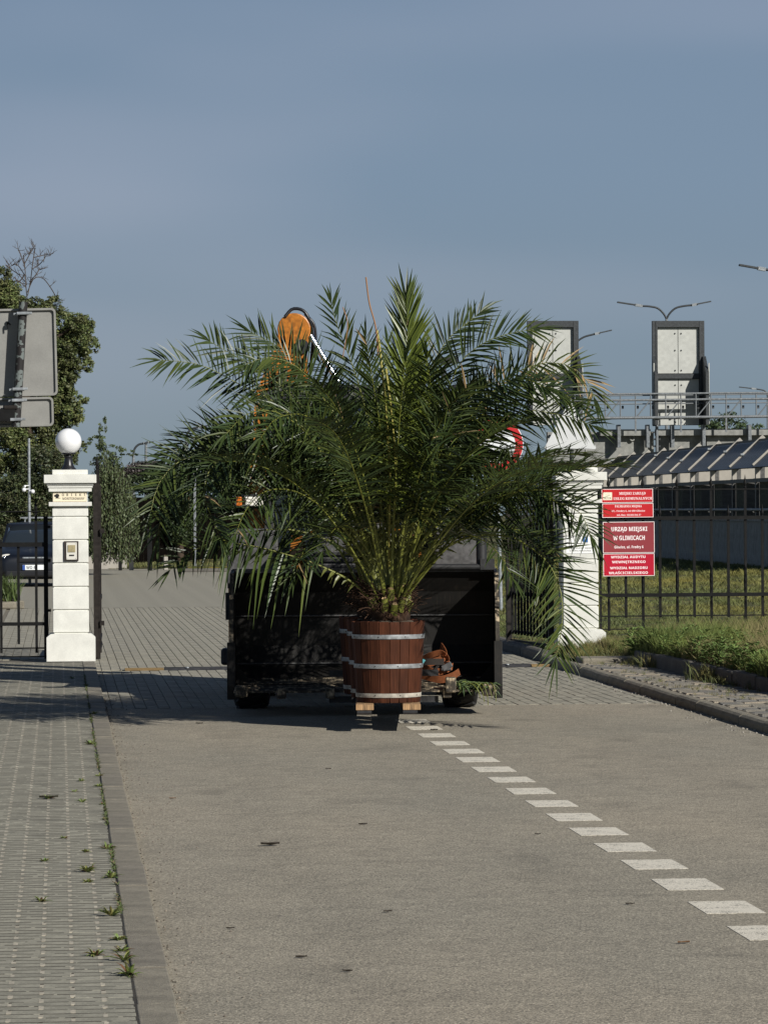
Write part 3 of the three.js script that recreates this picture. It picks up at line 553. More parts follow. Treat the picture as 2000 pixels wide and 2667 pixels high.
  mesh('roof', [rbox(1.72, 0.13, 1.72, 0.05, 0, yt + 0.05, -0.78), rbox(1.3, 0.06, 1.3, 0.03, 0, yt + 0.14, -0.78)], M.machine, cab);
  mesh('windscreen', [slab([[-0.74, yb + 0.02], [0.74, yb + 0.02], [0.70, yt - 0.04], [-0.70, yt - 0.04]], 0.008).rotateX(-0.06).translate(0, 0, 0.06)], M.darkGlass, cab);
  for (const s of [-1, 1]) mesh('side_window', [box(0.008, yt - yb - 0.06, 1.4, s * 0.755, (yt + yb) / 2, -0.76)], M.darkGlass, cab);
  mesh('rear_window', [box(1.4, 1.0, 0.008, 0, 2.05, z1)], M.darkGlass, cab);
  mesh('seat', [rbox(0.5, 0.12, 0.5, 0.05, 0, 1.5, -0.8), rbox(0.5, 0.6, 0.12, 0.05, 0, 1.85, -1.05)], M.blackPlastic, cab);
  for (const s of [-1, 1]) {      // lamp clusters and mirrors
    const c = vl(s < 0 ? 665 : 1150, s < 0 ? 1304 : 1297, -1.0), l = sub('light_cluster', loader, c.x, c.y, c.z);
    mesh('housing', [rbox(0.2, 0.13, 0.1, 0.02, 0, 0, -0.03), beam(V(0, 0, -0.05), V(-s * 0.1, -0.12, -0.72), 0.04, 0.04)], M.machine, l);
    mesh('headlamp', rbox(0.16, 0.085, 0.03, 0.014, 0, 0, 0.03), M.lampGlass, l);
    mesh('indicator', rbox(0.055, 0.085, 0.05, 0.014, s * 0.135, 0, 0.0), M.amber, l);
    const m = vl(s < 0 ? 640 : 1205, s < 0 ? 1120 : 1010, -1.6); mesh('mirror', [rbox(0.17, 0.3, 0.05, 0.03, m.x, m.y - 0.12, m.z), beam(V(m.x, m.y, m.z), V(s * 0.76, 2.5, -1.75), 0.025, 0.025)], M.blackPlastic, loader);
  }
  mesh('exhaust', [cyl(0.045, 0.045, 0.75, 14, 0.33, 1.55, -0.55)], M.machine, loader);
  mesh('roof_bar', [beam(vl(1140, 938, -1.9), vl(1200, 939, -1.9), 0.05, 0.06), beam(vl(1170, 938, -1.9), V(0.74, 2.7, -1.9), 0.03, 0.03)], M.machine, loader);
  // backhoe boom folded behind the cab
  const bz = -4.4, head = vl(772, 856, bz), knee = vl(694, 1050, bz), low = vl(682, 1200, bz), foot = vl(672, 1420, bz);
  const boom = sub('boom', loader);
  const hs = []; for (let i = 0; i <= 14; i++) { const a = Math.PI * (1.08 - i / 14 * 1.12); hs.push([Math.cos(a) * 0.15, Math.sin(a) * 0.145]); }
  mesh('boom_head', slab([[-0.155, -0.26], ...hs, [0.10, -0.28]], 0.2, 0.012).translate(head.x, head.y, head.z - 0.1), M.orange, boom);
  mesh('boom_arm', [beam(head.clone().add(V(-0.03, -0.12, 0)), knee, 0.2, 0.24), beam(knee, low, 0.19, 0.22), beam(low, foot, 0.19, 0.22)], M.orange, boom);
  mesh('dipper', [beam(head.clone().add(V(0.02, -0.1, -0.25)), vl(800, 1300, bz - 0.4), 0.18, 0.26)], M.orange, boom);
  mesh('pivot', [new THREE.CylinderGeometry(0.07, 0.07, 0.3, 16).rotateX(Math.PI / 2).translate(head.x + 0.075, head.y - 0.17, head.z)], M.machine, boom);
  mesh('hose', [tube([vl(748, 822, bz + 0.12), vl(768, 802, bz + 0.1), vl(795, 806, bz + 0.1), vl(812, 832, bz + 0.1), vl(820, 880, bz + 0.05), vl(816, 940, bz)], 0.016, 8, 24), tube([vl(800, 815, bz), vl(822, 840, bz), vl(828, 880, bz), vl(822, 930, bz)], 0.014, 8, 20)], M.blackPlastic, boom);
  const c0 = vl(814, 872, bz + 0.1), c1 = vl(906, 1026, bz + 0.16), c2 = vl(985, 1158, bz + 0.21);
  mesh('boom_rod', bar(c0, c1, 0.028, 24), M.chrome, boom); mesh('boom_cylinder', bar(c1, c2, 0.055, 18), M.machine, boom);
  mesh('boom_hydraulic', [bar(vl(742, 960, bz + 0.2), vl(735, 1120, bz + 0.2), 0.045, 14)], M.machineGrey, boom);
  for (const s of [-1, 1]) {
    const x = s < 0 ? vl(607, 1600, -3.7).x : vl(1250, 1600, -3.7).x, st = sub('stabiliser', loader, x, 0, -3.7);
    mesh('leg_tube', [box(0.075, 0.95, 0.1, 0, 0.72, 0)], M.orange, st); mesh('foot', [rbox(0.22, 0.16, 0.22, 0.03, 0, 0.3, 0.05)], M.machine, st);
    mesh('lock_plate', [box(0.09, 0.26, 0.04, -0.02, 0.78, 0.07), box(0.07, 0.1, 0.08, -0.01, 1.0, 0.05)], M.machine, st);
  }
  mesh('rear_frame', [box(2.3, 0.18, 0.2, 0.05, 0.95, -3.75), box(0.5, 0.6, 0.4, -0.6, 0.9, -4.2)], M.machine, loader);
}
// wooden blocks on the tines
{
  loader.updateMatrixWorld(true);
  const q = loader.rotation.y;
  [[0.062, 'left pale sawn wood plank lying on a fork tine under the palm tubs'], [0.412, 'right pale sawn wood plank lying on a fork tine under the palm tubs']].forEach(([x, label], i) => {
    const p = loader.localToWorld(V(x, 0.166, 2.65)), o = mesh('wood_plank', rbox(0.135, 0.045, 1.95, 0.004, 0, 0.0225, 0), M.pine);
    o.position.copy(p); o.rotation.y = q + (i ? 0.004 : -0.004); tag(o, label, 'plank', 'planks under the tubs');
  });
}
// ---------------------------------------------------------------- palm tubs
function tub(px, Z, label, turn) {
  const c = at(px, 1700, Z), o = thing('palm_tub', label, 'tub', [c.x, 0.213, -Z], turn, 'wooden palm tubs on the forks');
  const n = 21, h = 0.62, r0 = 0.243, r1 = 0.281, r = rng(Z * 100 | 0);
  for (let i = 0; i < n; i++) {
    const a0 = i / n * Math.PI * 2, w0 = 2 * r0 * Math.tan(Math.PI / n) - 0.004, w1 = 2 * r1 * Math.tan(Math.PI / n) - 0.004, t = 0.028, hh = h + (r() - 0.5) * 0.012;
    const g = new RoundedBoxGeometry(1, 1, 1, 2, 0.06), p = g.attributes.position;
    for (let k = 0; k < p.count; k++) { const y = p.getY(k) + 0.5, w = w0 + (w1 - w0) * y, rad = r0 + (r1 - r0) * y; const bulge = (0.25 - p.getX(k) ** 2) * 0.018; p.setXYZ(k, p.getX(k) * w, y * hh, rad - t / 2 + p.getZ(k) * t + (p.getZ(k) > 0 ? bulge : 0)); }
    g.computeVertexNormals();
    mesh('stave', g.rotateY(a0), M.stave[r() * 3 | 0], o);
  }
  for (const [y, hh, m] of [[0.490, 0.033, M.hoop], [0.264, 0.033, M.hoop], [0.04, 0.032, M.hoopStained]]) {
    const ra = r0 + (r1 - r0) * (y / h) + 0.0075, rb = r0 + (r1 - r0) * ((y + hh) / h) + 0.0075;
    const hp = mesh('hoop', lathe([[ra - 0.004, y], [ra, y], [rb, y + hh], [rb - 0.004, y + hh]], 64), m, o);
    for (let k = 0; k < 9; k++) { const a = k / 9 * 6.283 + r() * 0.3, q = (ra + rb) / 2; mesh('nail', cyl(0.0045, 0.0035, 0.004, 6).rotateX(Math.PI / 2).translate(0, y + hh / 2, q).rotateY(a), M.ironBrown, hp); }
  }
  mesh('bottom', cyl(r0 - 0.02, r0 - 0.02, 0.02, 32, 0, 0.005, 0), M.stave[1], o);
  const soilY = h - 0.03, g = new THREE.SphereGeometry(r1 - 0.03, 26, 10, 0, 6.2832, 0, Math.PI / 2).scale(1, 0.16, 1), p = g.attributes.position;
  for (let k = 0; k < p.count; k++) p.setY(k, soilY + p.getY(k) + (fbm(p.getX(k) * 30, p.getZ(k) * 30, 66, 2) - 0.5) * 0.03);
  g.computeVertexNormals(); mesh('soil', g, M.earth, o);
  return o;
}
const tubs = [[1011, 28.95, 'brown stave palm tub with galvanised hoops, nearest on the fork tips', 0.1], [996, 29.62, 'brown stave palm tub just behind the nearest tub', 0.4], [975, 30.27, 'brown stave palm tub rearmost of three, against the bucket', 0.2]];
const tubObj = tubs.map((t) => tub(...t));

// ---------------------------------------------------------------- palms
const GREEN = [[0.034, 0.052, 0.014], [0.044, 0.064, 0.017], [0.026, 0.042, 0.014], [0.060, 0.078, 0.019], [0.034, 0.055, 0.023]];
function leaflet(out, col, p, D, N, L, w, droop, c, r) {             // a folded blade: midrib and two wings, four stations
  const Wd = D.clone().cross(N).normalize(), Nn = Wd.clone().cross(D).normalize(), st = [[0, 0.4], [0.2, 1.0], [0.6, 0.78], [1, 0.02]], row = [];
  for (const [s, k] of st) {
    const q = p.clone().addScaledVector(D, L * s).add(V(0, -droop * L * s * s, 0)), ww = w * k;
    row.push([q, q.clone().addScaledVector(Wd, ww).addScaledVector(Nn, ww * 0.55), q.clone().addScaledVector(Wd, -ww).addScaledVector(Nn, ww * 0.55)]);
  }
  const tri = (a, b, e, k) => { out.push(a.x, a.y, a.z, b.x, b.y, b.z, e.x, e.y, e.z); for (let i = 0; i < 3; i++) col.push(c[0] * k, c[1] * k, c[2] * k); };
  for (let i = 0; i < 3; i++) for (const s of [1, 2]) { const k = s === 1 ? 1 : 0.94; if (s === 1) { tri(row[i][0], row[i][s], row[i + 1][s], k); tri(row[i][0], row[i + 1][s], row[i + 1][0], k); } else { tri(row[i][0], row[i + 1][s], row[i][s], k); tri(row[i][0], row[i + 1][0], row[i + 1][s], k); } }
}
function frond(parent, pts, o, seed) {
  const r = rng(seed), curve = new THREE.CatmullRomCurve3(pts, false, 'centripetal'), len = curve.getLength();
  const from = o.from ?? 0.36, pairs = o.pairs ?? Math.round(len * (1 - from) / 0.029), L0 = (o.len ?? 0.36) * 1.12, w0 = (o.w ?? 0.0098) * 0.88, hint = (o.N ?? V(0, 0.4, 1)).clone().normalize(), tip = (o.tipN ?? o.N ?? V(0, 0.4, 1)).clone().normalize();
  // the stem: flat and broad at the foot, thin at the tip
  const S = 22, K = 7, pos = [], ix = [];
  for (let i = 0; i <= S; i++) {
    const t = i / S, p = curve.getPointAt(t), Tn = curve.getTangentAt(t), n = hint.clone().lerp(tip, t), sd = Tn.clone().cross(n).normalize(), up = sd.clone().cross(Tn).normalize(), rad = (0.0105 * (1 - t) ** 1.2 + 0.0024) * (o.thick ?? 1), fl = 1 + 0.9 * (1 - t) ** 6;
    for (let k = 0; k < K; k++) { const a = k / K * 6.2832; const q = p.clone().addScaledVector(sd, Math.cos(a) * rad * fl).addScaledVector(up, Math.sin(a) * rad * 0.75); pos.push(q.x, q.y, q.z); }
  }
  for (let i = 0; i < S; i++) for (let k = 0; k < K; k++) { const a = i * K + k, b = i * K + (k + 1) % K, c = a + K, d = b + K; ix.push(a, b, c, b, d, c); }
  const sg = new THREE.BufferGeometry(); sg.setAttribute('position', new THREE.Float32BufferAttribute(pos, 3)); sg.setIndex(ix); sg.computeVertexNormals();
  const stem = mesh('frond', sg, o.stem ?? M.petiole, parent);
  const out = [], col = [], tint = o.tint ?? [1, 1, 1], young = o.young ?? 0;
  const add = (t, side, Lk, ang, c) => {
    const p = curve.getPointAt(Math.min(1, t)), Tn = curve.getTangentAt(Math.min(1, t)), n = hint.clone().lerp(tip, t), sd = Tn.clone().cross(n).normalize().multiplyScalar(side), up = Tn.clone().cross(n).cross(Tn).normalize();
    const v = (o.vee ?? 0.35) + (r() - 0.5) * 0.7, D = Tn.clone().multiplyScalar(Math.cos(ang)).addScaledVector(sd, Math.sin(ang) * Math.cos(v)).addScaledVector(up, Math.sin(ang) * Math.sin(v)).normalize();
    const face = up.clone().addScaledVector(sd, (r() - 0.5) * 0.9).addScaledVector(Tn, -0.35 + (r() - 0.5) * 0.5);
    leaflet(out, col, p, D, face, L0 * Lk, w0 * (0.8 + r() * 0.45), ((o.droop ?? 0.1) + 0.05) * (0.3 + r() * 1.5), c, r);
  };
  for (let i = 0; i < pairs; i++) for (const side of [-1, 1]) {
    if (r() < (o.gaps ?? 0.04)) continue;
    const t = from + (1 - from) * (i + r() * 0.7) / pairs, u = (t - from) / (1 - from), prof = Math.min(1, 0.5 + u * 2.6) * (1 - 0.42 * Math.max(0, u - 0.5) / 0.5);
    const ang = (o.angle ?? 1.05) * (1 - 0.34 * u * u) + (r() - 0.5) * 0.30, b = GREEN[r() * GREEN.length | 0], k = 0.8 + r() * 0.45, y = young * (1 - u * 0.75), dead = r() < (o.dead ?? 0.004);
    const c = dead ? [0.34, 0.24, 0.12] : [(b[0] * (1 - y) + 0.17 * y) * k * tint[0], (b[1] * (1 - y) + 0.21 * y) * k * tint[1], (b[2] * (1 - y) + 0.028 * y) * k * tint[2]];
    add(t, side, prof * (0.85 + r() * 0.3), ang, c);
  }
  for (let k = 0; k < 3; k++) add(1, k - 1 || 0.3, 0.5 + r() * 0.25, 0.12 + r() * 0.12, GREEN[k]);
  // spines at the foot of the blade
  for (let i = 0; i < 9; i++) { const t = from * (0.45 + 0.5 * i / 9); add(t, i % 2 ? 1 : -1, 0.16 + r() * 0.1, 0.8, [0.13, 0.14, 0.04]); }
  const lg = new THREE.BufferGeometry(); lg.setAttribute('position', new THREE.Float32BufferAttribute(out, 3)); lg.setAttribute('color', new THREE.Float32BufferAttribute(col, 3)); lg.computeVertexNormals();
  stuff(mesh('leaflets', lg, o.dry ? M.leaf : M.palmLeaf, stem));
  return stem;
}
function arc(base, az, e0, L, bend, r) {                   // a frond that leaves at elevation e0 and sinks with its length
  const pts = [base.clone()], p = base.clone(), n = 9; let a = az;
  for (let i = 1; i <= n; i++) { const s = i / n, e = e0 - bend * s ** 1.7; p.add(V(Math.cos(a) * Math.cos(e), Math.sin(e), Math.sin(a) * Math.cos(e)).multiplyScalar(L / n)); pts.push(p.clone()); a += (r() - 0.5) * 0.06; }
  return pts;
}
function palmFoot(o, x, y, z, seed, stubs) {
  const r = rng(seed);
  const g = new THREE.SphereGeometry(1, 20, 14), p = g.attributes.position;
  for (let i = 0; i < p.count; i++) { const Y = p.getY(i), k = 1 + (fbm(p.getX(i) * 5 + 9, Y * 7, seed, 3) - 0.5) * 0.5; p.setXYZ(i, p.getX(i) * 0.15 * k * (1 - Y * 0.3), Y * 0.17 + 0.08, p.getZ(i) * 0.15 * k * (1 - Y * 0.3)); }
  g.computeVertexNormals(); mesh('trunk', g.translate(x, y, z), M.fibre, o);
  const f = []; for (let i = 0; i < 260; i++) { const a = r() * 6.283, e = r() * 1.5 - 0.3, R0 = 0.10 + r() * 0.06, b = V(x + Math.cos(a) * R0, y + 0.0 + r() * 0.22, z + Math.sin(a) * R0), L = 0.05 + r() * 0.12; const d = V(Math.cos(a + (r() - 0.5) * 2), e * 0.8, Math.sin(a + (r() - 0.5) * 2)).multiplyScalar(L); f.push(tube([b, b.clone().addScaledVector(d, 0.5).add(V(0, 0.012, 0)), b.clone().add(d).add(V(0, -0.03 * r(), 0))], 0.0016 + r() * 0.0022, 3, 5)); }
  stuff(mesh('fibres', f, M.fibre, o));
  for (const [dx, dy, dz, lean, tl] of stubs) {
    const st = new THREE.CylinderGeometry(0.02, 0.026, 0.11, 8).scale(1.25, 1, 0.7).rotateX(tl).rotateZ(-lean).translate(x + dx, y + dy, z + dz), s = mesh('leaf_stub', st, M.petiole, o);
    mesh('cut_face', new THREE.CylinderGeometry(0.0185, 0.0195, 0.006, 8).scale(1.25, 1, 0.7).rotateX(0.5).translate(0, 0.057, 0).rotateX(tl).rotateZ(-lean).translate(x + dx, y + dy, z + dz), M.cut, s);
  }
}
{
  const Z0 = tubs[0][1], c = at(1014, 1575, Z0), base = V(c.x, 0.93, -Z0);
  const palm = thing('date_palm', 'large green date palm with arching fronds in the nearest tub', 'palm', [0, 0, 0]);
  palmFoot(palm, base.x, 0.87, -Z0, 31, [[0.0, 0.16, 0.125, 0.05, 0.25], [-0.045, 0.09, 0.15, -0.12, 0.35], [0.08, 0.09, 0.135, 0.3, 0.3], [0.075, 0.18, 0.08, 0.2, 0.2], [-0.12, 0.09, 0.08, -0.4, 0.2], [0.02, 0.05, 0.165, 0.1, 0.5], [0.14, 0.07, 0.05, 0.5, 0.1]]);
  // fronds that can be told apart: picture points, distance from the camera at the foot and the tip, look
  const F1 = (pts, z1, o, zmid) => { const n = pts.length - 1, P = pts.map(([x, y], i) => { const t = i / n; return at(x, y, Z0 + (zmid !== undefined ? 4 * t * (1 - t) * zmid : 0) + (z1 * t)); }); const b = base.clone().add(V((pts[0][0] - 1014) / 400, 0.02, 0.05)); P.unshift(b); return frond(palm, P, o, 4000 + pts[0][0] * 7 + pts[n][0] * 3 + pts[n][1]); };
  const out = V(0, 0.15, 1), up = V(0, 1, 0.35);
  F1([[1024, 1500], [1040, 1300], [1050, 1100], [1056, 985], [1062, 880], [1058, 785]], 0.25, { N: V(-0.25, 0.1, 1), len: 0.42, angle: 0.58, from: 0.3, young: 1.0, pairs: 92, droop: 0.0, vee: 0.1, w: 0.013 });
  F1([[985, 1480], [930, 1330], [820, 1150], [720, 1050], [622, 1000], [568, 970], [522, 950], [476, 942], [418, 938]], -0.25, { N: V(0.1, 0.45, 1), len: 0.33, angle: 1.15 });
  F1([[990, 1480], [930, 1300], [830, 1120], [760, 1030], [707, 985], [669, 958], [591, 915], [545, 888]], 0.15, { N: V(0, 0.5, 1), len: 0.33, angle: 1.1 });
  F1([[1000, 1480], [960, 1300], [890, 1110], [810, 990], [750, 920], [699, 888], [653, 865]], 0.45, { N: V(0.1, 0.55, 1), len: 0.36, angle: 1.1, droop: 0.05 });
  F1([[985, 1500], [900, 1380], [790, 1260], [700, 1205], [635, 1187], [565, 1184], [510, 1188], [466, 1202], [428, 1238], [406, 1280], [394, 1333]], -0.55, { N: V(-0.1, 0.2, 1), len: 0.38, angle: 1.2, droop: 0.05 });
  F1([[980, 1510], [880, 1420], [760, 1380], [650, 1385], [580, 1400], [522, 1425], [473, 1454], [443, 1485]], -0.3, { N: V(0, 0.5, 1), len: 0.3, angle: 1.15, tint: [0.85, 0.85, 0.85] });
  F1([[985, 1490], [880, 1330], [760, 1220], [640, 1180], [560, 1205], [532, 1280], [548, 1340], [576, 1402]], -1.0, { N: V(-0.4, 0.1, 1), len: 0.33, angle: 1.1, droop: 0.22 });
  F1([[960, 1560], [917, 1516], [816, 1466], [743, 1443], [670, 1424], [610, 1414], [575, 1405]], -0.45, { N: V(0, 0.9, 0.6), len: 0.32, angle: 1.25, droop: 0.75, pairs: 20, from: 0.4, gaps: 0.3, w: 0.015, tint: [1.35, 1.3, 1.1], vee: -0.4 });
  F1([[1060, 1480], [1110, 1300], [1150, 1100], [1195, 950], [1263, 891], [1339, 866], [1395, 858]], -0.1, { N: V(-0.3, 0.5, 1), len: 0.33, angle: 1.0, tint: [1.1, 1.1, 0.9] });
  F1([[1050, 1480], [1090, 1250], [1110, 1080], [1128, 950], [1170, 880], [1212, 845], [1252, 812]], 0.5, { N: V(-0.3, 0.3, 1), len: 0.33, angle: 0.95, tint: [0.85, 0.85, 0.95] });
  F1([[1070, 1490], [1140, 1290], [1240, 1080], [1320, 985], [1381, 954], [1440, 944], [1492, 958], [1530, 995], [1546, 1035]], 0.1, { N: V(0, 0.4, 1), len: 0.3, angle: 1.1, dead: 0.3, gaps: 0.18, droop: 0.12, tint: [1.4, 1.25, 1.2] });
  F1([[1065, 1500], [1150, 1310], [1250, 1150], [1364, 1070], [1427, 1075], [1491, 1088], [1540, 1108]], -0.3, { N: V(0, 0.5, 1), len: 0.33, angle: 1.1, tint: [0.8, 0.8, 0.8] });
  F1([[1065, 1510], [1150, 1390], [1240, 1317], [1309, 1287], [1384, 1280], [1432, 1300], [1484, 1320], [1514, 1340], [1536, 1392]], -0.6, { N: V(0.15, 0.35, 1), len: 0.38, angle: 1.15 });
  F1([[1060, 1530], [1130, 1450], [1210, 1402], [1300, 1394], [1339, 1400], [1377, 1424], [1416, 1454], [1441, 1489], [1458, 1534], [1465, 1590], [1460, 1650], [1448, 1712]], -0.5, { N: V(0.1, 0.25, 1), len: 0.35, angle: 1.1, from: 0.42, tint: [1.25, 1.2, 1.05], pairs: 52 });
  F1([[1005, 1470], [985, 1250], [945, 1040], [912, 935], [876, 842], [862, 790]], -0.1, { N: V(0.2, 0.1, 1), len: 0.32, angle: 0.75, from: 0.5, pairs: 34 });
  F1([[1015, 1480], [1005, 1250], [985, 1080], [965, 960], [952, 880]], -0.5, { N: V(0.3, 0, 1), len: 0.3, angle: 0.7, tint: [0.9, 0.9, 0.9] });
  F1([[1035, 1480], [1075, 1250], [1110, 1100], [1120, 1000], [1110, 930]], -0.4, { N: V(-0.2, 0.2, 1), len: 0.32, angle: 0.95, young: 0.2 });
  F1([[1060, 1500], [1130, 1280], [1210, 1110], [1280, 1020], [1360, 985], [1420, 1010]], -0.45, { N: V(0.05, 0.4, 1), len: 0.34 });
  F1([[1060, 1500], [1100, 1330], [1150, 1170], [1200, 1060], [1270, 1000], [1330, 990]], -0.7, { N: V(0, 0.5, 1), len: 0.34, tint: [1.1, 1.1, 1] });
  F1([[975, 1490], [900, 1290], [800, 1130], [710, 1070], [640, 1080], [590, 1130]], -0.7, { N: V(-0.05, 0.35, 1), len: 0.36 });
  F1([[975, 1500], [870, 1350], [770, 1280], [690, 1280], [640, 1330], [615, 1390]], -0.9, { N: V(-0.1, 0.3, 1), len: 0.36, tint: [1.1, 1.1, 1] });
  F1([[1000, 1470], [930, 1230], [850, 1050], [780, 960], [700, 930], [640, 950]], -0.4, { N: V(0, 0.5, 1), len: 0.35 });
  F1([[985, 1490], [900, 1320], [800, 1200], [700, 1140], [620, 1130], [560, 1150], [520, 1195]], -0.2, { N: V(0, 0.4, 1), len: 0.34 });
  F1([[990, 1480], [940, 1280], [860, 1130], [790, 1080], [720, 1090], [680, 1140]], -1.0, { N: V(-0.1, 0.5, 1), len: 0.34, tint: [1.15, 1.15, 1] });
  F1([[1060, 1490], [1130, 1370], [1230, 1290], [1330, 1255], [1400, 1265], [1450, 1310]], -0.5, { N: V(0.05, 0.4, 1), len: 0.34 });
  F1([[1065, 1490], [1150, 1240], [1270, 1065], [1370, 1010], [1445, 1012], [1500, 1050]], -0.2, { N: V(0.05, 0.4, 1), len: 0.34 });
  F1([[1050, 1490], [1090, 1300], [1130, 1190], [1165, 1135], [1195, 1140]], -1.3, { N: V(-0.1, 0.6, 1), len: 0.34, tint: [1.15, 1.15, 1] });
  F1([[985, 1500], [890, 1370], [780, 1250], [690, 1200], [600, 1185], [520, 1205], [455, 1260], [424, 1330], [412, 1395]], -0.1, { N: V(-0.1, 0.25, 1), len: 0.36, angle: 1.15 });
  F1([[990, 1490], [900, 1300], [790, 1180], [680, 1125], [570, 1125], [485, 1155], [432, 1195]], 0.35, { N: V(0, 0.4, 1), len: 0.34 });
  // fronds that lean towards and away from the camera
  const r = rng(99);
  const list = [[1.1, 1.08, 2.35, 0.95], [2.0, 1.08, 2.35, 0.95], [0.75, 1.0, 2.25, 1.0], [2.4, 1.0, 2.25, 1.05], [0.45, 1.1, 1.9, 1.4], [1.0, 1.38, 2.1, 0.9], [2.1, 1.38, 2.1, 0.9], [4.4, 1.25, 2.1, 1.0], [5.0, 1.15, 2.0, 1.3], [3.9, 1.1, 2.0, 1.2], [5.5, 1.2, 2.0, 1.2], [3.5, 1.2, 2.0, 1.2], [1.45, 1.45, 2.0, 0.45], [4.7, 1.42, 2.2, 0.4], [0.5, 0.9, 2.2, 0.85], [0.95, 0.85, 2.3, 0.8], [0.1, 1.0, 2.1, 1.0], [5.9, 1.0, 2.1, 1.0]];
  list.forEach(([az, e, L, b], i) => frond(palm, arc(base.clone().add(V(Math.cos(az) * 0.07, 0, Math.sin(az) * 0.07)), az + (r() - 0.5) * 0.2, e, L, b, r), { N: V(0, 1, 0.5), tipN: V(Math.cos(az) * 0.8, 0.7, Math.sin(az) * 0.8), len: 0.34, from: 0.4, young: i > 11 && i < 14 ? 0.6 : 0.1 }, 7000 + i * 13));
  // unopened yellow spears and one dry stalk
  const sp = (pts, m, rad) => mesh('spear_leaf', tube(pts.map(([x, y, z]) => at(x, y, Z0 + z)), rad, 6, 24), m, palm);
  const ym = mat(lin(0.34, 0.30, 0.07), { roughness: 0.5 }), dm = mat(lin(0.30, 0.16, 0.08), { roughness: 0.8 });
  sp([[1012, 1480, 0], [1015, 1250, -0.2], [1003, 1050, -0.35], [988, 900, -0.35], [982, 860, -0.35]], ym, 0.009); sp([[1018, 1480, 0], [1030, 1250, -0.25], [1020, 1080, -0.4], [1005, 960, -0.4]], ym, 0.008);
  sp([[985, 930, -0.38], [978, 850, -0.36], [962, 790, -0.34], [953, 722, -0.33]], dm, 0.006); sp([[893, 930, -0.2], [905, 840, -0.2], [893, 800, -0.2]], dm, 0.004);
}
[1, 2].forEach((k) => {
  const [px, Z, ] = tubs[k], c = at(px, 1575, Z), base = V(c.x, 0.95, -Z), r = rng(300 + k);
  const palm = thing('date_palm', k === 1 ? 'dark green date palm in the middle tub, hidden behind the large palm' : 'dark green date palm in the rearmost tub, hidden against the loader', 'palm', [0, 0, 0]);
  palmFoot(palm, base.x, 0.87, -Z, 40 + k, [[-0.06, 0.1, 0.08, -0.2, 0.2], [0.05, 0.1, 0.09, 0.2, 0.2]]);
  const n = 22;
  for (let i = 0; i < n; i++) {
    const az = i * 2.39996 + k; if (Math.cos(az) < -0.55 && i < 10) continue; const e = 0.85 + 0.6 * (i / n), L = 1.65 + r() * 0.5, b = 1.7 - i / n * 1.1;
    frond(palm, arc(base.clone().add(V(Math.cos(az) * 0.06, 0, Math.sin(az) * 0.06)), az, e, L, b, r), { N: V(0, 1, 0.5), tipN: V(Math.cos(az) * 0.8, 0.7, Math.sin(az) * 0.8), len: 0.33, from: 0.4, tint: [0.9, 0.9, 0.9] }, 9000 + k * 500 + i * 7);
  }
});
// webbing straps heaped in the bucket, and cut green stems on its lip
function ribbon(pts, w, side) {                               // a flat band along a path
  const c = new THREE.CatmullRomCurve3(pts), n = 40, v = [], ix = [];
  for (let i = 0; i <= n; i++) { const p = c.getPointAt(i / n), t = c.getTangentAt(i / n), s = (typeof side === 'function' ? side(i / n) : side.clone()); s.addScaledVector(t, -s.dot(t)).normalize().multiplyScalar(w / 2); const q = t.clone().cross(s).normalize().multiplyScalar(0.0015); for (const [a, b] of [[1, 1], [-1, 1], [-1, -1], [1, -1]]) v.push(p.x + s.x * a + q.x * b, p.y + s.y * a + q.y * b, p.z + s.z * a + q.z * b); }
  for (let i = 0; i < n; i++) for (let k = 0; k < 4; k++) { const a = i * 4 + k, b = i * 4 + (k + 1) % 4; ix.push(a, b, a + 4, b, b + 4, a + 4); }
  const g = new THREE.BufferGeometry(); g.setAttribute('position', new THREE.Float32BufferAttribute(v, 3)); g.setIndex(ix); const f = g.toNonIndexed(); f.computeVertexNormals(); return f;
}
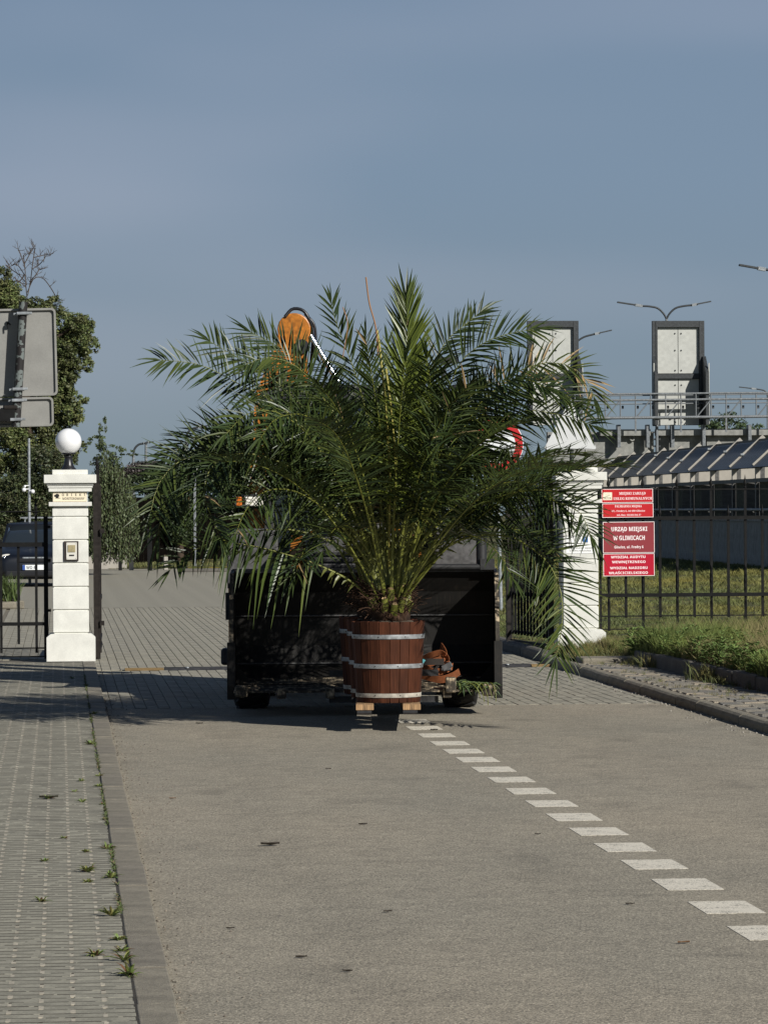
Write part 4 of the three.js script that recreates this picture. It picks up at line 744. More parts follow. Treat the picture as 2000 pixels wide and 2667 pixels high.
{
  const o = thing('lashing_strap', 'heap of orange webbing lashing straps on the bucket floor', 'strap', loader.position, loader.rotation.y);
  const z = 1.0, q = (px, py, dz = 0) => vl(px, py, z + dz), dk = mat(lin(0.05, 0.04, 0.035), { roughness: 0.8, map: T.concrete }), rs = rng(3);
  mesh('webbing', ribbon([q(1080, 1745), q(1125, 1728, 0.05), q(1160, 1712, 0.08), q(1150, 1685, 0.05), q(1150, 1705, -0.05)], 0.06, V(0.2, 1, 0.4)), M.strap, o);
  mesh('webbing', ribbon([q(1105, 1718), q(1125, 1708, 0.05), q(1152, 1703, 0.08), q(1168, 1722, 0.08), q(1160, 1740, 0.06)], 0.055, V(0, 1, 0.7)), M.strap, o);
  mesh('webbing', ribbon([q(1066, 1752, 0.1), q(1110, 1764, 0.14), q(1150, 1772, 0.16), q(1178, 1764, 0.16), q(1198, 1752, 0.14)], 0.07, V(0, 1, 0.6)), M.strap, o);
  mesh('webbing', ribbon([q(1100, 1735, 0.05), q(1130, 1752, 0.1), q(1160, 1748, 0.1), q(1180, 1738, 0)], 0.06, V(0.1, 1, 0.4)), M.strap, o);
  mesh('webbing', ribbon([q(1070, 1730, 0.02), q(1110, 1726, 0.12), q(1158, 1726, 0.12)], 0.055, V(0, 1, 0.3)), dk, o);
  mesh('webbing', ribbon([q(1122, 1762, 0.18), q(1132, 1750, 0.17), q(1142, 1736, 0.14)], 0.03, V(1, 0.5, 0.2)), dk, o);
  mesh('ratchet', [rbox(0.09, 0.05, 0.04, 0.008, 0, 0, 0).rotateZ(0.5).translate(...q(1165, 1738, 0.12).toArray()), cyl(0.018, 0.018, 0.08, 10).rotateZ(1.57).translate(...q(1176, 1745, 0.12).toArray())], M.machineGrey, o);
  mesh('webbing', ribbon([q(1090, 1765, 0.02), q(1130, 1770, 0.02), q(1190, 1768, -0.05), q(1225, 1760, -0.15)], 0.06, V(0, 0.3, 1)), dk, o);
  const b = thing('cloth_scrap', 'small turquoise scrap beside the orange straps in the bucket', 'scrap', loader.position, loader.rotation.y);
  mesh('cloth', ribbon([q(1096, 1736, 0.14), q(1100, 1728, 0.15), q(1106, 1720, 0.14)], 0.03, V(1, 0.3, 0.2)), mat(lin(0.12, 0.42, 0.46), { roughness: 0.8 }), b);
  const g = thing('cut_stems', 'bunch of cut green stems lying over the right lip of the bucket', 'plant', loader.position, loader.rotation.y);
  const out = [], col = [], r = rng(55);
  for (let i = 0; i < 170; i++) { const t = r(), p = vl(1190 + t * 95, 1782 + (r() - 0.3) * 14 + t * 6, 1.25 + r() * 0.12), a = r() * 6.28, D = V(Math.cos(a), (r() - 0.45) * 0.9, Math.sin(a) * 0.7 + 0.2).normalize(), gr = GREEN[r() * 5 | 0], k = 1.1 + r() * 1.3; leaflet(out, col, p, D, V(0, 1, 0.4), 0.05 + r() * 0.07, 0.009, 0.5, [gr[0] * k, gr[1] * k, gr[2] * k], r); }
  const lg = new THREE.BufferGeometry(); lg.setAttribute('position', new THREE.Float32BufferAttribute(out, 3)); lg.setAttribute('color', new THREE.Float32BufferAttribute(col, 3)); lg.computeVertexNormals();
  stuff(mesh('leaves', lg, M.leaf, g));
  for (let i = 0; i < 5; i++) mesh('stem', tube([vl(1200 + i * 16, 1788, 1.3), vl(1225 + i * 14, 1782, 1.36), vl(1245 + i * 12, 1800 + i * 4, 1.42), vl(1252 + i * 10, 1822 + (i % 3) * 9, 1.42)], 0.0035, 4, 12), M.petiole, g);
}
function rebase(o, p) { o.position.add(p); for (const c of o.children) c.position.sub(p); return o; }

// ---------------------------------------------------------------- trough wall of the main road, on the right
{
  const X = 15.5, o = thing('trough_wall', 'grey concrete trough wall with mesh screens and slanted slate canopy', 'wall', [0, 0, 0]);
  const P = 3.65, y0 = 0.0;
  for (let k = 0; k < 17; k++) {
    const z = 77.2 + k * P, dx = k * 0.12, x = X + dx, zc = z + P / 2;
    const m = (n, g, t) => mesh(n, g, t, o);
    m('wall_panel', [rbox(0.3, 1.42, P - 0.015, 0.02, x + 0.2 + 0.06, 0.66, -zc)], M.concrete);
    m('wall_cap', [box(0.36, 0.07, P - 0.01, x + 0.26, 1.40, -zc)], M.concrete);
    m('screen_post', [box(0.13, 1.2, 0.14, x + 0.08, 2.02, -z)], M.canopySteel);
    m('post_head', [box(0.10, 0.30, 0.10, x + 0.06, 2.47, -z + 0.04)], M.beige);
    const b = []; for (let i = 0; i < 34; i++) b.push(box(0.014, 0.86, 0.014, x + 0.14 + i * 0.003, 1.84, -z - 0.15 - i * (P - 0.3) / 34)); 
    m('screen_bars', b, M.canopySteel);
    m('screen_beam', [box(0.1, 0.085, P - 0.16, x + 0.12, 2.30, -zc)], M.canopySteel);
    m('hand_rail', [bar(V(x - 0.02, 1.63, -z), V(x + 0.09, 1.63, -z - P + 0.03), 0.035, 8)], M.steelGrey);
    m('rail_bracket', [slab([[0, 0], [0.14, 0], [0.14, -0.09]], 0.02).translate(x - 0.03, 1.60, -z - 0.3)], M.canopySteel);
    m('screen_glass', [box(0.02, 0.84, P - 0.2, x + 0.22, 1.85, -zc)], M.screen ?? (M.screen = new THREE.MeshPhysicalMaterial({ color: lin(0.13, 0.135, 0.11), roughness: 0.95, specularIntensity: 0.1, map: T.metal })));
    m('fin', [box(0.34, 0.25, 0.05, x + 0.40, 2.475, -z - 0.02)], M.beige);
    m('shadow_strip', [box(0.08, 0.28, 0.06, x + 0.165, 2.47, -z + 0.03)], M.canopySteel);  // dark strip added to stand for the shadow gap beside the post
    m('rafter', [beam(V(x - 0.03, 2.63, -z), V(x + 0.78, 3.37, -z), 0.08, 0.10)], M.beige);
    m('rafter_clip', [rbox(0.09, 0.05, 0.06, 0.01, x + 0.25 + (k % 3) * 0.12, 2.60 + (0.25 + (k % 3) * 0.12) * 1.03 + 0.08, -z + 0.05)], M.galv);
    m('canopy_panel', [slab([[0.05, 2.60], [0.76, 3.25], [0.78, 3.23], [0.07, 2.58]], P - 0.11).translate(x, 0, -z - P + 0.055)], M.slate);
    const rb = []; for (let i = 1; i < 16; i++) rb.push(beam(V(x + 0.07, 2.618, -z - i * P / 16), V(x + 0.74, 3.235, -z - i * P / 16), 0.03, 0.012));
    m('canopy_ribs', rb, M.slate);
    m('ridge', [box(0.1, 0.12, P - 0.01, x + 0.84, 3.25, -zc)], M.canopySteel);
  }
}
// portal wall, gantry and towers behind it
{
  const Z = 118, s = metre(Z), p = (px, py, dz = 0) => at(px, py, Z - dz);
  const o = thing('portal_wall', 'pale concrete portal wall with hanging lifting eyes below the gantry', 'wall', [0, 0, 0]);
  for (const [a, b] of [[1425, 1522], [1523, 1702], [1716, 1838], [1839, 1945], [1946, 2120]]) { const l = p(a, 1150), r = p(b, 1150); mesh('panel', [rbox(r.x - l.x - 0.01, 4.0, 0.3, 0.01, (l.x + r.x) / 2, p(1700, 1124).y - 2.0, -Z - 0.15)], M.concrete, o); }
  for (const [a, b] of [[1560, 1600], [1612, 1690], [1706, 1822], [1832, 1940], [1950, 2110]]) { const l = p(a, 1118), r = p(b, 1118), y = p(1700, 1120).y; mesh('coping', [box(r.x - l.x, 0.2, 0.42, (l.x + r.x) / 2, y - 0.08, -Z + 0.06)], M.concrete, o); }
  for (const x of [1606, 1681, 1745, 1826, 1945]) { const c = p(x, 1120); mesh('stanchion', [box(0.10, 0.72, 0.34, c.x, c.y - 0.2, -Z + 0.3)], M.steelGrey, o); }
  for (const x of [1648, 1747]) { const c = p(x, 1140, 0.3); mesh('lifting_eye', [new THREE.TorusGeometry(0.07, 0.022, 8, 18).scale(1, 1.3, 1).translate(c.x, c.y, c.z - 0.2), box(0.05, 0.12, 0.1, c.x + 0.09, c.y + 0.12, c.z - 0.2)], M.concrete, o); }
  const pc = p(1709, 1135, 0.2); mesh('pipe_bracket', [...Array(6)].map((_, i) => box(0.24, 0.05, 0.1, pc.x, pc.y - 0.55 + i * 0.22, pc.z)), M.towerSteel, o); mesh('pipe', [cyl(0.05, 0.05, 1.6, 8, pc.x, pc.y - 0.7, pc.z + 0.06)], M.steelGrey, o);
  // catwalk truss
  const t = thing('gantry_catwalk', 'grey steel lattice catwalk running in front of the panelled towers', 'gantry', [0, 0, 0]);
  const zt = 0.75, y = (py) => p(1700, py, zt).y, xl = p(1480, 1060, zt).x, xr = p(2120, 1060, zt).x, zz = -Z + zt;
  for (const [py, r] of [[1027, 0.03], [1043, 0.035], [1089, 0.045]]) mesh('chord', bar(V(xl, y(py), zz), V(xr, y(py) + 0.05, zz), r, 8), M.steelGrey, t);
  mesh('back_chord', [bar(V(xl, y(1030), zz - 0.5), V(xr, y(1030) + 0.05, zz - 0.5), 0.02, 6), bar(V(xl, y(1052), zz - 0.5), V(xr, y(1052) + 0.05, zz - 0.5), 0.02, 6)], M.steelGrey, t);
  for (let k = 0; k < 21; k++) { const x = xl + 0.2 + k * 0.48; mesh('post', bar(V(x, y(1089), zz), V(x, y(1027), zz), 0.022, 6), M.steelGrey, t); if (k % 2 === 0) mesh('brace', bar(V(x, y(1089), zz), V(x + 0.46, y(1043), zz), 0.022, 6), M.steelGrey, t); mesh('bracket', [box(0.06, 0.1, 0.06, x + 0.12, y(1060), zz - 0.3)], M.towerSteel, t); if (k % 3 === 1) mesh('hanger', [box(0.05, 0.5, 0.05, x, y(1089) - 0.2, zz)], M.steelGrey, t); }
  // two towers of framed panels
  [[1697, 1832, 'tall framed grey panel tower on the right, below the double street lamp'], [1372, 1505, 'tall framed grey panel tower half hidden by palm fronds']].forEach(([a, b, label]) => {
    const l = p(a, 836), r = p(b, 836), top = l.y, bot = p(a, 1108).y, w = r.x - l.x, c = (l.x + r.x) / 2, T0 = thing('panel_tower', label, 'tower', [c, bot, -Z], 0, 'framed panel towers on the portal');
    const h = top - bot;
    for (const s2 of [-1, 1]) {
      mesh('side_beam', [box(0.11, h, 0.16, s2 * (w / 2 - 0.055), h / 2, 0.0), box(0.05, h - 0.01, 0.20, s2 * (w / 2 - 0.137), h / 2 - 0.004, 0.0)], M.towerSteel, T0);
      mesh('lower_fin', [slab([[0, 0], [0.62, 0], [0.62, h * 0.50], [0.05, h * 0.66], [0, h * 0.66]], 0.10).rotateY(-Math.PI / 2).translate(s2 * (w / 2 - 0.02) + 0.05, 0, 0.1)], M.towerSteel, T0);
      mesh('edge_strip', [box(0.03, h * 0.58, 0.04, s2 * (w / 2 + 0.045), h * 0.3, 0.62)], M.towerPanel, T0);
    }
    mesh('top_beam', [box(w - 0.22, 0.2, 0.18, 0, h - 0.1, 0.0)], M.towerSteel, T0); mesh('cross_beam', [box(w - 0.34, 0.15, 0.16, 0, h * 0.47, 0.0)], M.towerSteel, T0);
    mesh('backing', [box(w - 0.2, h - 0.02, 0.03, 0, h / 2 - 0.01, -0.085)], M.towerSteel, T0);
    for (const [y0, y1] of [[h * 0.495, h - 0.2], [0, h * 0.445]]) for (const s2 of [-1, 1]) {
      const pw = (w - 0.33) / 2, pn = mesh('panel', [box(pw - 0.02, y1 - y0 - 0.02, 0.05, s2 * pw / 2, (y0 + y1) / 2, -0.04)], M.towerPanel, T0);
      for (const yy of [y0 + 0.1, (y0 + y1) / 2, y1 - 0.2]) mesh('rivet', cyl(0.028, 0.02, 0.02, 8).rotateX(Math.PI / 2).translate(s2 * 0.1, yy, -0.01), M.towerSteel, pn);
    }
  });
  const bg = at(1890, 1112, 160); const tr = thing('roadside_tree', 'small green treetop showing above the portal coping', 'tree', [bg.x, 0, bg.z]);
  mesh('trunk', cyl(0.15, 0.08, 5.2, 8), M.bark, tr); leafMesh(tr, [[0, 5.2, 0, 0.9, 0.5, 0.8], [-0.7, 5.0, 0, 0.6, 0.35, 0.6], [1.0, 4.95, 0, 0.9, 0.3, 0.5]], 2200, 0.07, 401, [[0.05, 0.08, 0.03], [0.06, 0.085, 0.035]]);
}
function leafMesh(parent, blobs, n, size, seed, cols, name = 'crown', hang = 0) {
  const r = rng(seed), out = [], col = [], vol = blobs.map((b) => b[3] * b[4] * b[5]), sum = vol.reduce((a, b) => a + b, 0);
  blobs.forEach((b, bi) => { const bt = 0.72 + r() * 0.6;
    const m = Math.round(n * vol[bi] / sum), tw = []; for (let i = 0; i < Math.max(4, m / 26); i++) { let x, y, z; do { x = r() * 2 - 1; y = r() * 2 - 1; z = r() * 2 - 1; } while (x * x + y * y + z * z > 1); const q = 0.55 + 0.45 * r(), l = Math.hypot(x, y, z) || 1, k = Math.max(l, q) / l; tw.push([x * k, y * k, z * k, 0.75 + r() * 0.5, r() * cols.length | 0]); }
    for (let i = 0; i < m; i++) {
      const t = tw[r() * tw.length | 0], sp = 0.22, c = [b[0] + (t[0] + (r() - 0.5) * 2 * sp) * b[3], b[1] + (t[1] + (r() - 0.5) * 2 * sp) * b[4] - hang * r(), b[2] + (t[2] + (r() - 0.5) * 2 * sp) * b[5]];
      const s = size * (0.6 + r() * 0.8), u = V(r() - 0.5, (r() - 0.5) * 0.8 - (hang ? 0.8 : 0), r() - 0.5).normalize(), v = V(r() - 0.5, r() - 0.5, r() - 0.5).cross(u).normalize(), k = bt * t[3] * (0.8 + r() * 0.4), g = cols[r() < 0.75 ? t[4] : r() * cols.length | 0];
      const q = [[1, 0], [0.1, 0.45], [-1, 0], [0.1, -0.45]].map(([a, e]) => [c[0] + u.x * a * s + v.x * e * s, c[1] + u.y * a * s + v.y * e * s, c[2] + u.z * a * s + v.z * e * s]);
      out.push(...q[0], ...q[1], ...q[2], ...q[0], ...q[2], ...q[3]); for (let w = 0; w < 6; w++) col.push(g[0] * k, g[1] * k, g[2] * k);
    }
  });
  const g = new THREE.BufferGeometry(); g.setAttribute('position', new THREE.Float32BufferAttribute(out, 3)); g.setAttribute('color', new THREE.Float32BufferAttribute(col, 3)); g.computeVertexNormals();
  return stuff(mesh(name, g, M.leaf, parent));
}
function limbs(parent, name, p, d, L, rad, depth, r, m, spread = 0.6, upward = 0.15) {     // branching limbs, joined
  const out = [], go = (p, d, L, rad, k) => {
    const mid = p.clone().addScaledVector(d, L * 0.5).add(V((r() - 0.5) * L * 0.12, 0, (r() - 0.5) * L * 0.12)), e = p.clone().addScaledVector(d, L).add(V((r() - 0.5) * L * 0.16, 0, (r() - 0.5) * L * 0.16));
    out.push(bar(p, mid, rad, 5, rad * 0.85), bar(mid, e, rad * 0.85, 5, rad * 0.66));
    if (k > 0) { const n = 2 + (r() < 0.55 ? 1 : 0); for (let i = 0; i < n; i++) { const a = r() * 6.28, nd = d.clone().add(V(Math.cos(a) * spread, upward + (r() - 0.5) * 0.5, Math.sin(a) * spread)).normalize(); go(i ? mid.clone().lerp(e, r()) : e, nd, L * (0.62 + r() * 0.24), rad * 0.62, k - 1); } }
  };
  go(p, d, L, rad, depth); return mesh(name, out, m, parent);
}
const DEEP = [[0.07, 0.094, 0.028], [0.095, 0.12, 0.036], [0.12, 0.130, 0.044], [0.095, 0.102, 0.042]];
function tree(name, label, cat, Z, trunkPx, trunkTop, rad, blobsPx, n, size, seed, cols, m = M.bark, hang = 0, crown) {
  const g = at(trunkPx, 1450, Z), o = thing(name, label, cat, [g.x, 0, -Z]), s = metre(Z);
  const top = at(trunkPx, trunkTop, Z);
  mesh('trunk', [cyl(rad, rad * 0.6, Math.max(1, top.y), 9)], m, o);
  const bl = blobsPx.map(([x, y, rx, ry, dz = 0]) => { const c = at(x, y, Z); return [c.x - g.x, c.y, dz, rx / s, (ry ?? rx) / s, Math.min(rx, ry ?? rx) / s * 1.05]; });
  const r = rng(seed + 5); for (const b of bl.slice(0, 7)) { const f = V(0, Math.max(0.8, Math.min(top.y * 0.8, b[1] - 1)), 0), d = V(b[0], b[1], b[2]).sub(f); mesh('limb', bar(f, f.clone().addScaledVector(d, 0.9), rad * 0.35, 6, rad * 0.1), m, o); }
  leafMesh(o, bl, n, size, seed, cols ?? DEEP, crown ?? 'crown', hang);
  return o;
}
const IVY = (() => {      // clumps spread inside the crown's outline
  const o = [[-40, 680], [10, 720], [40, 775], [75, 805], [112, 778], [150, 795], [182, 795], [200, 835], [226, 852], [240, 875], [236, 910], [250, 945], [254, 985], [236, 996], [208, 962], [196, 1000], [205, 1040], [196, 1068], [212, 1078], [196, 1112], [206, 1190], [160, 1240], [-40, 1250]], r = rng(515), out = [];
  const inside = (x, y) => { let c = false; for (let i = 0, j = o.length - 1; i < o.length; j = i++) if ((o[i][1] > y) !== (o[j][1] > y) && x < (o[j][0] - o[i][0]) * (y - o[i][1]) / (o[j][1] - o[i][1]) + o[i][0]) c = !c; return c; };
  while (out.length < 170) { const x = -40 + r() * 300, y = 680 + r() * 570; if (inside(x, y)) { const q = 11 + r() * 22; out.push([x, y, q, q * (0.7 + r() * 0.5), (r() - 0.5) * 1.2]); } }
  for (const [x, y, q] of [[160, 840, 34], [168, 900, 36], [150, 960, 38], [155, 1020, 36], [168, 1075, 30], [140, 1130, 44], [120, 1050, 40], [130, 900, 40], [120, 820, 30], [100, 800, 28], [60, 802, 30], [20, 765, 34], [140, 800, 26], [5, 720, 26], [40, 790, 26], [90, 845, 34], [30, 850, 40]]) out.push([x, y, q, q, 0]);
  return out;
})();
tree('ivy_tree', 'tall dark tree overgrown with ivy, behind the back of the road sign', 'tree', 112, 70, 800, 0.28, IVY, 130000, 0.046, 601);
{ // bare crown of a dead tree standing out of the ivy
  const Z = 114, b = at(72, 900, Z), o = thing('dead_tree', 'bare dead tree branches rising above the ivy tree', 'tree', [b.x, 0, b.z]), r = rng(8), q = (px, py) => at(px, py, Z).sub(V(b.x, 0, b.z));
  mesh('trunk', bar(V(0, 0, 0), q(73, 790), 0.2, 8, 0.055), M.deadwood, o);
  const L = [[[73, 790], [68, 740], [66, 700], [62, 665]], [[73, 770], [80, 735], [86, 690], [90, 660], [92, 646]], [[72, 760], [90, 725], [110, 722], [130, 745], [146, 772], [150, 785]], [[67, 700], [58, 672], [50, 650]], [[84, 700], [100, 690], [112, 680], [118, 672]], [[88, 672], [104, 668], [120, 662], [132, 664]], [[68, 735], [50, 715], [30, 700], [24, 690]], [[66, 716], [45, 690], [30, 692]], [[78, 735], [96, 715], [104, 700]], [[70, 750], [48, 732], [34, 735]], [[64, 688], [78, 662], [86, 648]]];
  for (const l of L) { mesh('branch', tube(l.map(([x, y]) => q(x, y).add(V(0, 0, (r() - 0.5) * 0.6))), 0.0145, 5, 16), M.deadwood, o); }
  const tw = []; for (const l of L) for (let k = 0; k < 9; k++) { const i = 1 + (r() * (l.length - 1) | 0), p = q(l[i][0] + (r() - 0.5) * 6, l[i][1] + (r() - 0.5) * 6), d = V(r() - 0.5, r() * 0.7 - 0.1, (r() - 0.5) * 0.5).normalize(); const e = p.clone().addScaledVector(d, 0.14 + r() * 0.16); tw.push(bar(p, e, 0.009, 4, 0.004)); tw.push(bar(p.clone().lerp(e, 0.5), e.clone().add(V((r() - 0.5) * 0.2, 0.05, 0)), 0.006, 3, 0.003)); }
  stuff(mesh('twigs', tw, M.deadwood, o));
  const o2 = thing('dead_tree', 'thin bare sapling at the left frame edge above the ivy', 'tree', [at(0, 900, Z).x, 0, -Z - 1]); const q2 = (px, py) => at(px, py, Z + 1).sub(o2.position);
  mesh('trunk', bar(V(0.5, 0, 0), q2(40, 790), 0.1, 6, 0.03), M.deadwood, o2);
  for (const l of [[[40, 790], [44, 750], [46, 735], [40, 722]], [[16, 760], [12, 720], [2, 700], [-6, 680]], [[14, 720], [26, 700], [16, 690]], [[46, 738], [58, 726], [64, 715]]]) mesh('branch', tube(l.map(([x, y]) => q2(x, y)), 0.018, 5, 12), M.deadwood, o2);
}
// weeping birch: strings of leaves hanging from the limbs
{
  const Z = 100, b = at(300, 1470, Z), o = thing('weeping_birch', 'weeping birch with hanging strands behind the left gate pillar', 'tree', [b.x, 0, -Z]), r = rng(71), q = (px, py) => at(px, py, Z).sub(V(b.x, 0, -Z));
  mesh('trunk', [tube([V(-0.46, 0, -0.3), q(272, 1400), q(278, 1290), q(276, 1215)], 0.04, 7, 20)], M.barkPale, o);
  const strands = [], out = [], col = [], C = [[0.075, 0.100, 0.038], [0.06, 0.084, 0.030], [0.09, 0.112, 0.044], [0.05, 0.070, 0.028]];
  for (let k = 0; k < 520; k++) {
    const t = Math.pow(r(), 0.8), cx = 285 + (r() - 0.5) * 2 * (20 + 62 * t), top = 1150 + 90 * t + Math.abs(cx - 285) * 0.8 + r() * 120, L = 60 + r() * 150, bot = Math.min(top + L, 1478 - Math.abs(cx - 290) * 0.2 - r() * 50), dz = (r() - 0.5) * 1.6;
    if (cx < 235 && bot > 1250 && r() < 0.4) continue;
    const a = q(cx, top), e = q(cx + (r() - 0.5) * 14, bot); a.z += dz; e.z += dz; strands.push(bar(a, e, 0.005, 3));
    const n = Math.round((bot - top) / 2.2); for (let i = 0; i < n; i++) { const p = a.clone().lerp(e, i / n).add(V((r() - 0.5) * 0.09, 0, (r() - 0.5) * 0.09)), s = 0.026 + r() * 0.024, u = V((r() - 0.5) * 0.8, -1, (r() - 0.5) * 0.8).normalize(), v = V(r() - 0.5, r() - 0.5, r() - 0.5).cross(u).normalize(), c = C[r() * 4 | 0], kk = 0.75 + r() * 0.5; const w = [[1, 0], [0, 0.5], [-1, 0], [0, -0.5]].map(([f, h]) => [p.x + u.x * f * s + v.x * h * s, p.y + u.y * f * s + v.y * h * s, p.z + u.z * f * s + v.z * h * s]); out.push(...w[0], ...w[1], ...w[2], ...w[0], ...w[2], ...w[3]); for (let y = 0; y < 6; y++) col.push(c[0] * kk, c[1] * kk, c[2] * kk); }
  }
  const g = new THREE.BufferGeometry(); g.setAttribute('position', new THREE.Float32BufferAttribute(out, 3)); g.setAttribute('color', new THREE.Float32BufferAttribute(col, 3)); g.computeVertexNormals();
  stuff(mesh('crown', g, M.leaf, o)); stuff(mesh('strands', strands, M.bark, o));
  leafMesh(o, [[[270, 1130], 14, 40], [[255, 1150], 30, 16], [[290, 1165], 35, 18], [[275, 1200], 40, 25], [[310, 1190], 24, 12], [[340, 1180], 20, 8]].map(([[x, y], rx, ry]) => { const c = q(x, y); return [c.x, c.y, 0, rx / 98, ry / 98, 0.2]; }), 1500, 0.04, 72, C, 'top_foliage');
}
// hedge, shed, wall and posts at the far end of the yard
const HEDGE = [[0.03, 0.05, 0.016], [0.04, 0.062, 0.02], [0.055, 0.078, 0.024], [0.028, 0.044, 0.016]];
tree('clipped_hedge', 'green hedge crown above the dark shed, left of the palm', 'hedge', 113, 470, 1300, 0.12, [[380, 1262, 60, 28], [450, 1252, 75, 38], [530, 1240, 70, 40], [600, 1250, 60, 45], [480, 1300, 55, 75], [470, 1360, 40, 50], [660, 1240, 60, 60]], 40000, 0.046, 611, HEDGE);
tree('garden_shrub', 'loose pale bush with arching leaves behind the left fence', 'shrub', 108, 110, 1330, 0.06, [[110, 1230, 60, 60], [60, 1290, 60, 60], [30, 1370, 40, 40], [100, 1330, 50, 60], [150, 1300, 50, 60], [-10, 1320, 40, 60]], 30000, 0.046, 613, [[0.055, 0.078, 0.026], [0.07, 0.09, 0.03], [0.042, 0.058, 0.024], [0.085, 0.088, 0.04]]);
tree('distant_tree', 'hazy round green tree beyond the hedge, above the left fronds', 'tree', 170, 585, 1230, 0.2, [[590, 1150, 45, 42], [555, 1170, 30, 25], [640, 1160, 40, 40], [600, 1195, 60, 28]], 9000, 0.09, 615, [[0.07, 0.095, 0.05], [0.085, 0.105, 0.06]]);
tree('distant_tree', 'purplish bare thicket on the skyline between birch and palm', 'tree', 190, 400, 1260, 0.15, [[380, 1225, 60, 22], [440, 1232, 50, 20], [340, 1240, 30, 18]], 9000, 0.075, 617, [[0.085, 0.068, 0.07], [0.10, 0.082, 0.078], [0.07, 0.07, 0.055]]);
{
  const Z = 114, a = at(332, 1460, Z), b = at(700, 1460, Z), o = thing('garden_shed', 'timber shed wall coloured near black for the shade under the hedge', 'shed', [(a.x + b.x) / 2, 0, -Z]);
  const w = b.x - a.x, dk = new THREE.MeshPhysicalMaterial({ color: lin(0.008, 0.007, 0.006), map: T.wood, roughness: 0.95, specularIntensity: 0.1 });  // shade under hedge and roof is put into this near-black colour
  for (let k = 0; k < 18; k++) mesh('shade_board', [box(w / 18 - 0.002, 2.0, 0.03, -w / 2 + (k + 0.5) * w / 18, 1.0, 0.95 - (k % 2) * 0.008)], dk, o);
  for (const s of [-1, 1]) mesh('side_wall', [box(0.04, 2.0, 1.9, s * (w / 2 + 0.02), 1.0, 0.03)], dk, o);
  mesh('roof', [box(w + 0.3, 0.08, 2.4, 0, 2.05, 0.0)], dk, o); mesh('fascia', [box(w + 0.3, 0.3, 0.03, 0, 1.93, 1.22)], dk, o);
  const l = at(345, 1362, 111.5), r = thing('tiled_eave', 'short brown tiled eave sticking out past the birch', 'roof', [l.x - 0.1, l.y, -111.5]); mesh('eave_slab', [slab([[-0.2, -0.12], [0.1, -0.04], [0.12, 0.0], [-0.2, -0.06]], 0.6)], mat(lin(0.16, 0.07, 0.05), { map: T.concrete }), r); mesh('gutter', [bar(V(-0.2, 0.03, 0.5), V(0.16, 0.0, 0.5), 0.035, 8)], M.galv, r);
  mesh('eave_post', box(0.07, l.y, 0.07, -0.1, -l.y / 2 - 0.08, 0.3), M.bark, r);
  const w0 = at(228, 1440, 110), w1 = at(331, 1440, 110), wl = thing('garden_wall', 'pale grey low wall with coping at the end of the yard', 'wall', [(w0.x + w1.x) / 2, 0, -110]);
  mesh('wall', [box(w1.x - w0.x, 0.44, 0.2, 0, 0.22, 0)], M.beige, wl); mesh('coping', [box(w1.x - w0.x + 0.08, 0.05, 0.28, 0, 0.466, 0)], M.concrete, wl);
  mesh('upper_wall', [box(0.5, 0.6, 0.18, 0.36, 0.79, -0.06)], M.white, wl);
  // grass verge in front of it
  const vg = merged(new THREE.PlaneGeometry(1, 1, 40, 6)), vp = vg.attributes.position;
  for (let i = 0; i < vp.count; i++) { const u = vp.getX(i) + 0.5, v = vp.getY(i) + 0.5, x = at(285, 1480, 109).x + u * 9, z = 109.4 + v * 3.4; vp.setXYZ(i, x, 0.01 + Math.min(u * 3, 1) * v * 0.22 + (hash(i, 3, 3) - 0.5) * 0.02, -z); }
  vg.computeVertexNormals(); boxUV(vg); setting(mesh('verge', vg, M.lawn));
  const pole = (px, y0, y1, Z2, w2, name, label, m, cat) => { const f = at(px, y0, Z2), t = at(px - 1, y1, Z2), p = thing(name, label, cat, [f.x, 0, -Z2]); mesh('shaft', [box(w2, t.y, w2, 0, t.y / 2, 0)], m, p); mesh('cap', [box(w2 * 1.25, 0.03, w2 * 1.25, 0, t.y + 0.013, 0)], m, p); return p; };
  pole(314, 1485, 1330, 107, 0.1, 'steel_post', 'black steel post in front of the weeping birch', M.iron, 'post'); pole(391, 1488, 1380, 106.5, 0.13, 'steel_post', 'black steel post standing before the dark shed', M.iron, 'post'); pole(509, 1470, 1235, 109, 0.07, 'steel_post', 'thin grey steel post seen through the left palm fronds', M.steelGrey, 'post');
  for (const [px, label] of [[343, 'short weathered beige bollard beside the low grey wall'], [432, 'short weathered beige bollard beside the palm frond tips']]) { const f = at(px, 1486, 107.2), p = thing('bollard', label, 'bollard', [f.x, 0, -107.2], 0.2, 'bollards at the end of the yard'); mesh('stump', [rbox(0.12, 0.38, 0.12, 0.02, 0, 0.19, 0)], M.beige, p); mesh('cap', [rbox(0.115, 0.05, 0.115, 0.02, 0, 0.40, 0)], mat(lin(0.30, 0.24, 0.15), { map: T.concrete }), p); }
  const kx = at(560, 1478, 104), k2 = thing('grass_island', 'kerbed grass island behind the left edge of the bucket', 'island', [kx.x + 0.3, 0, -104]); mesh('kerb', [rbox(2.4, 0.12, 1.6, 0.05, 0, 0.04, 0)], M.kerbShade, k2); mesh('turf', [rbox(2.2, 0.12, 1.4, 0.05, 0, 0.09, 0)], M.lawn, k2);
}
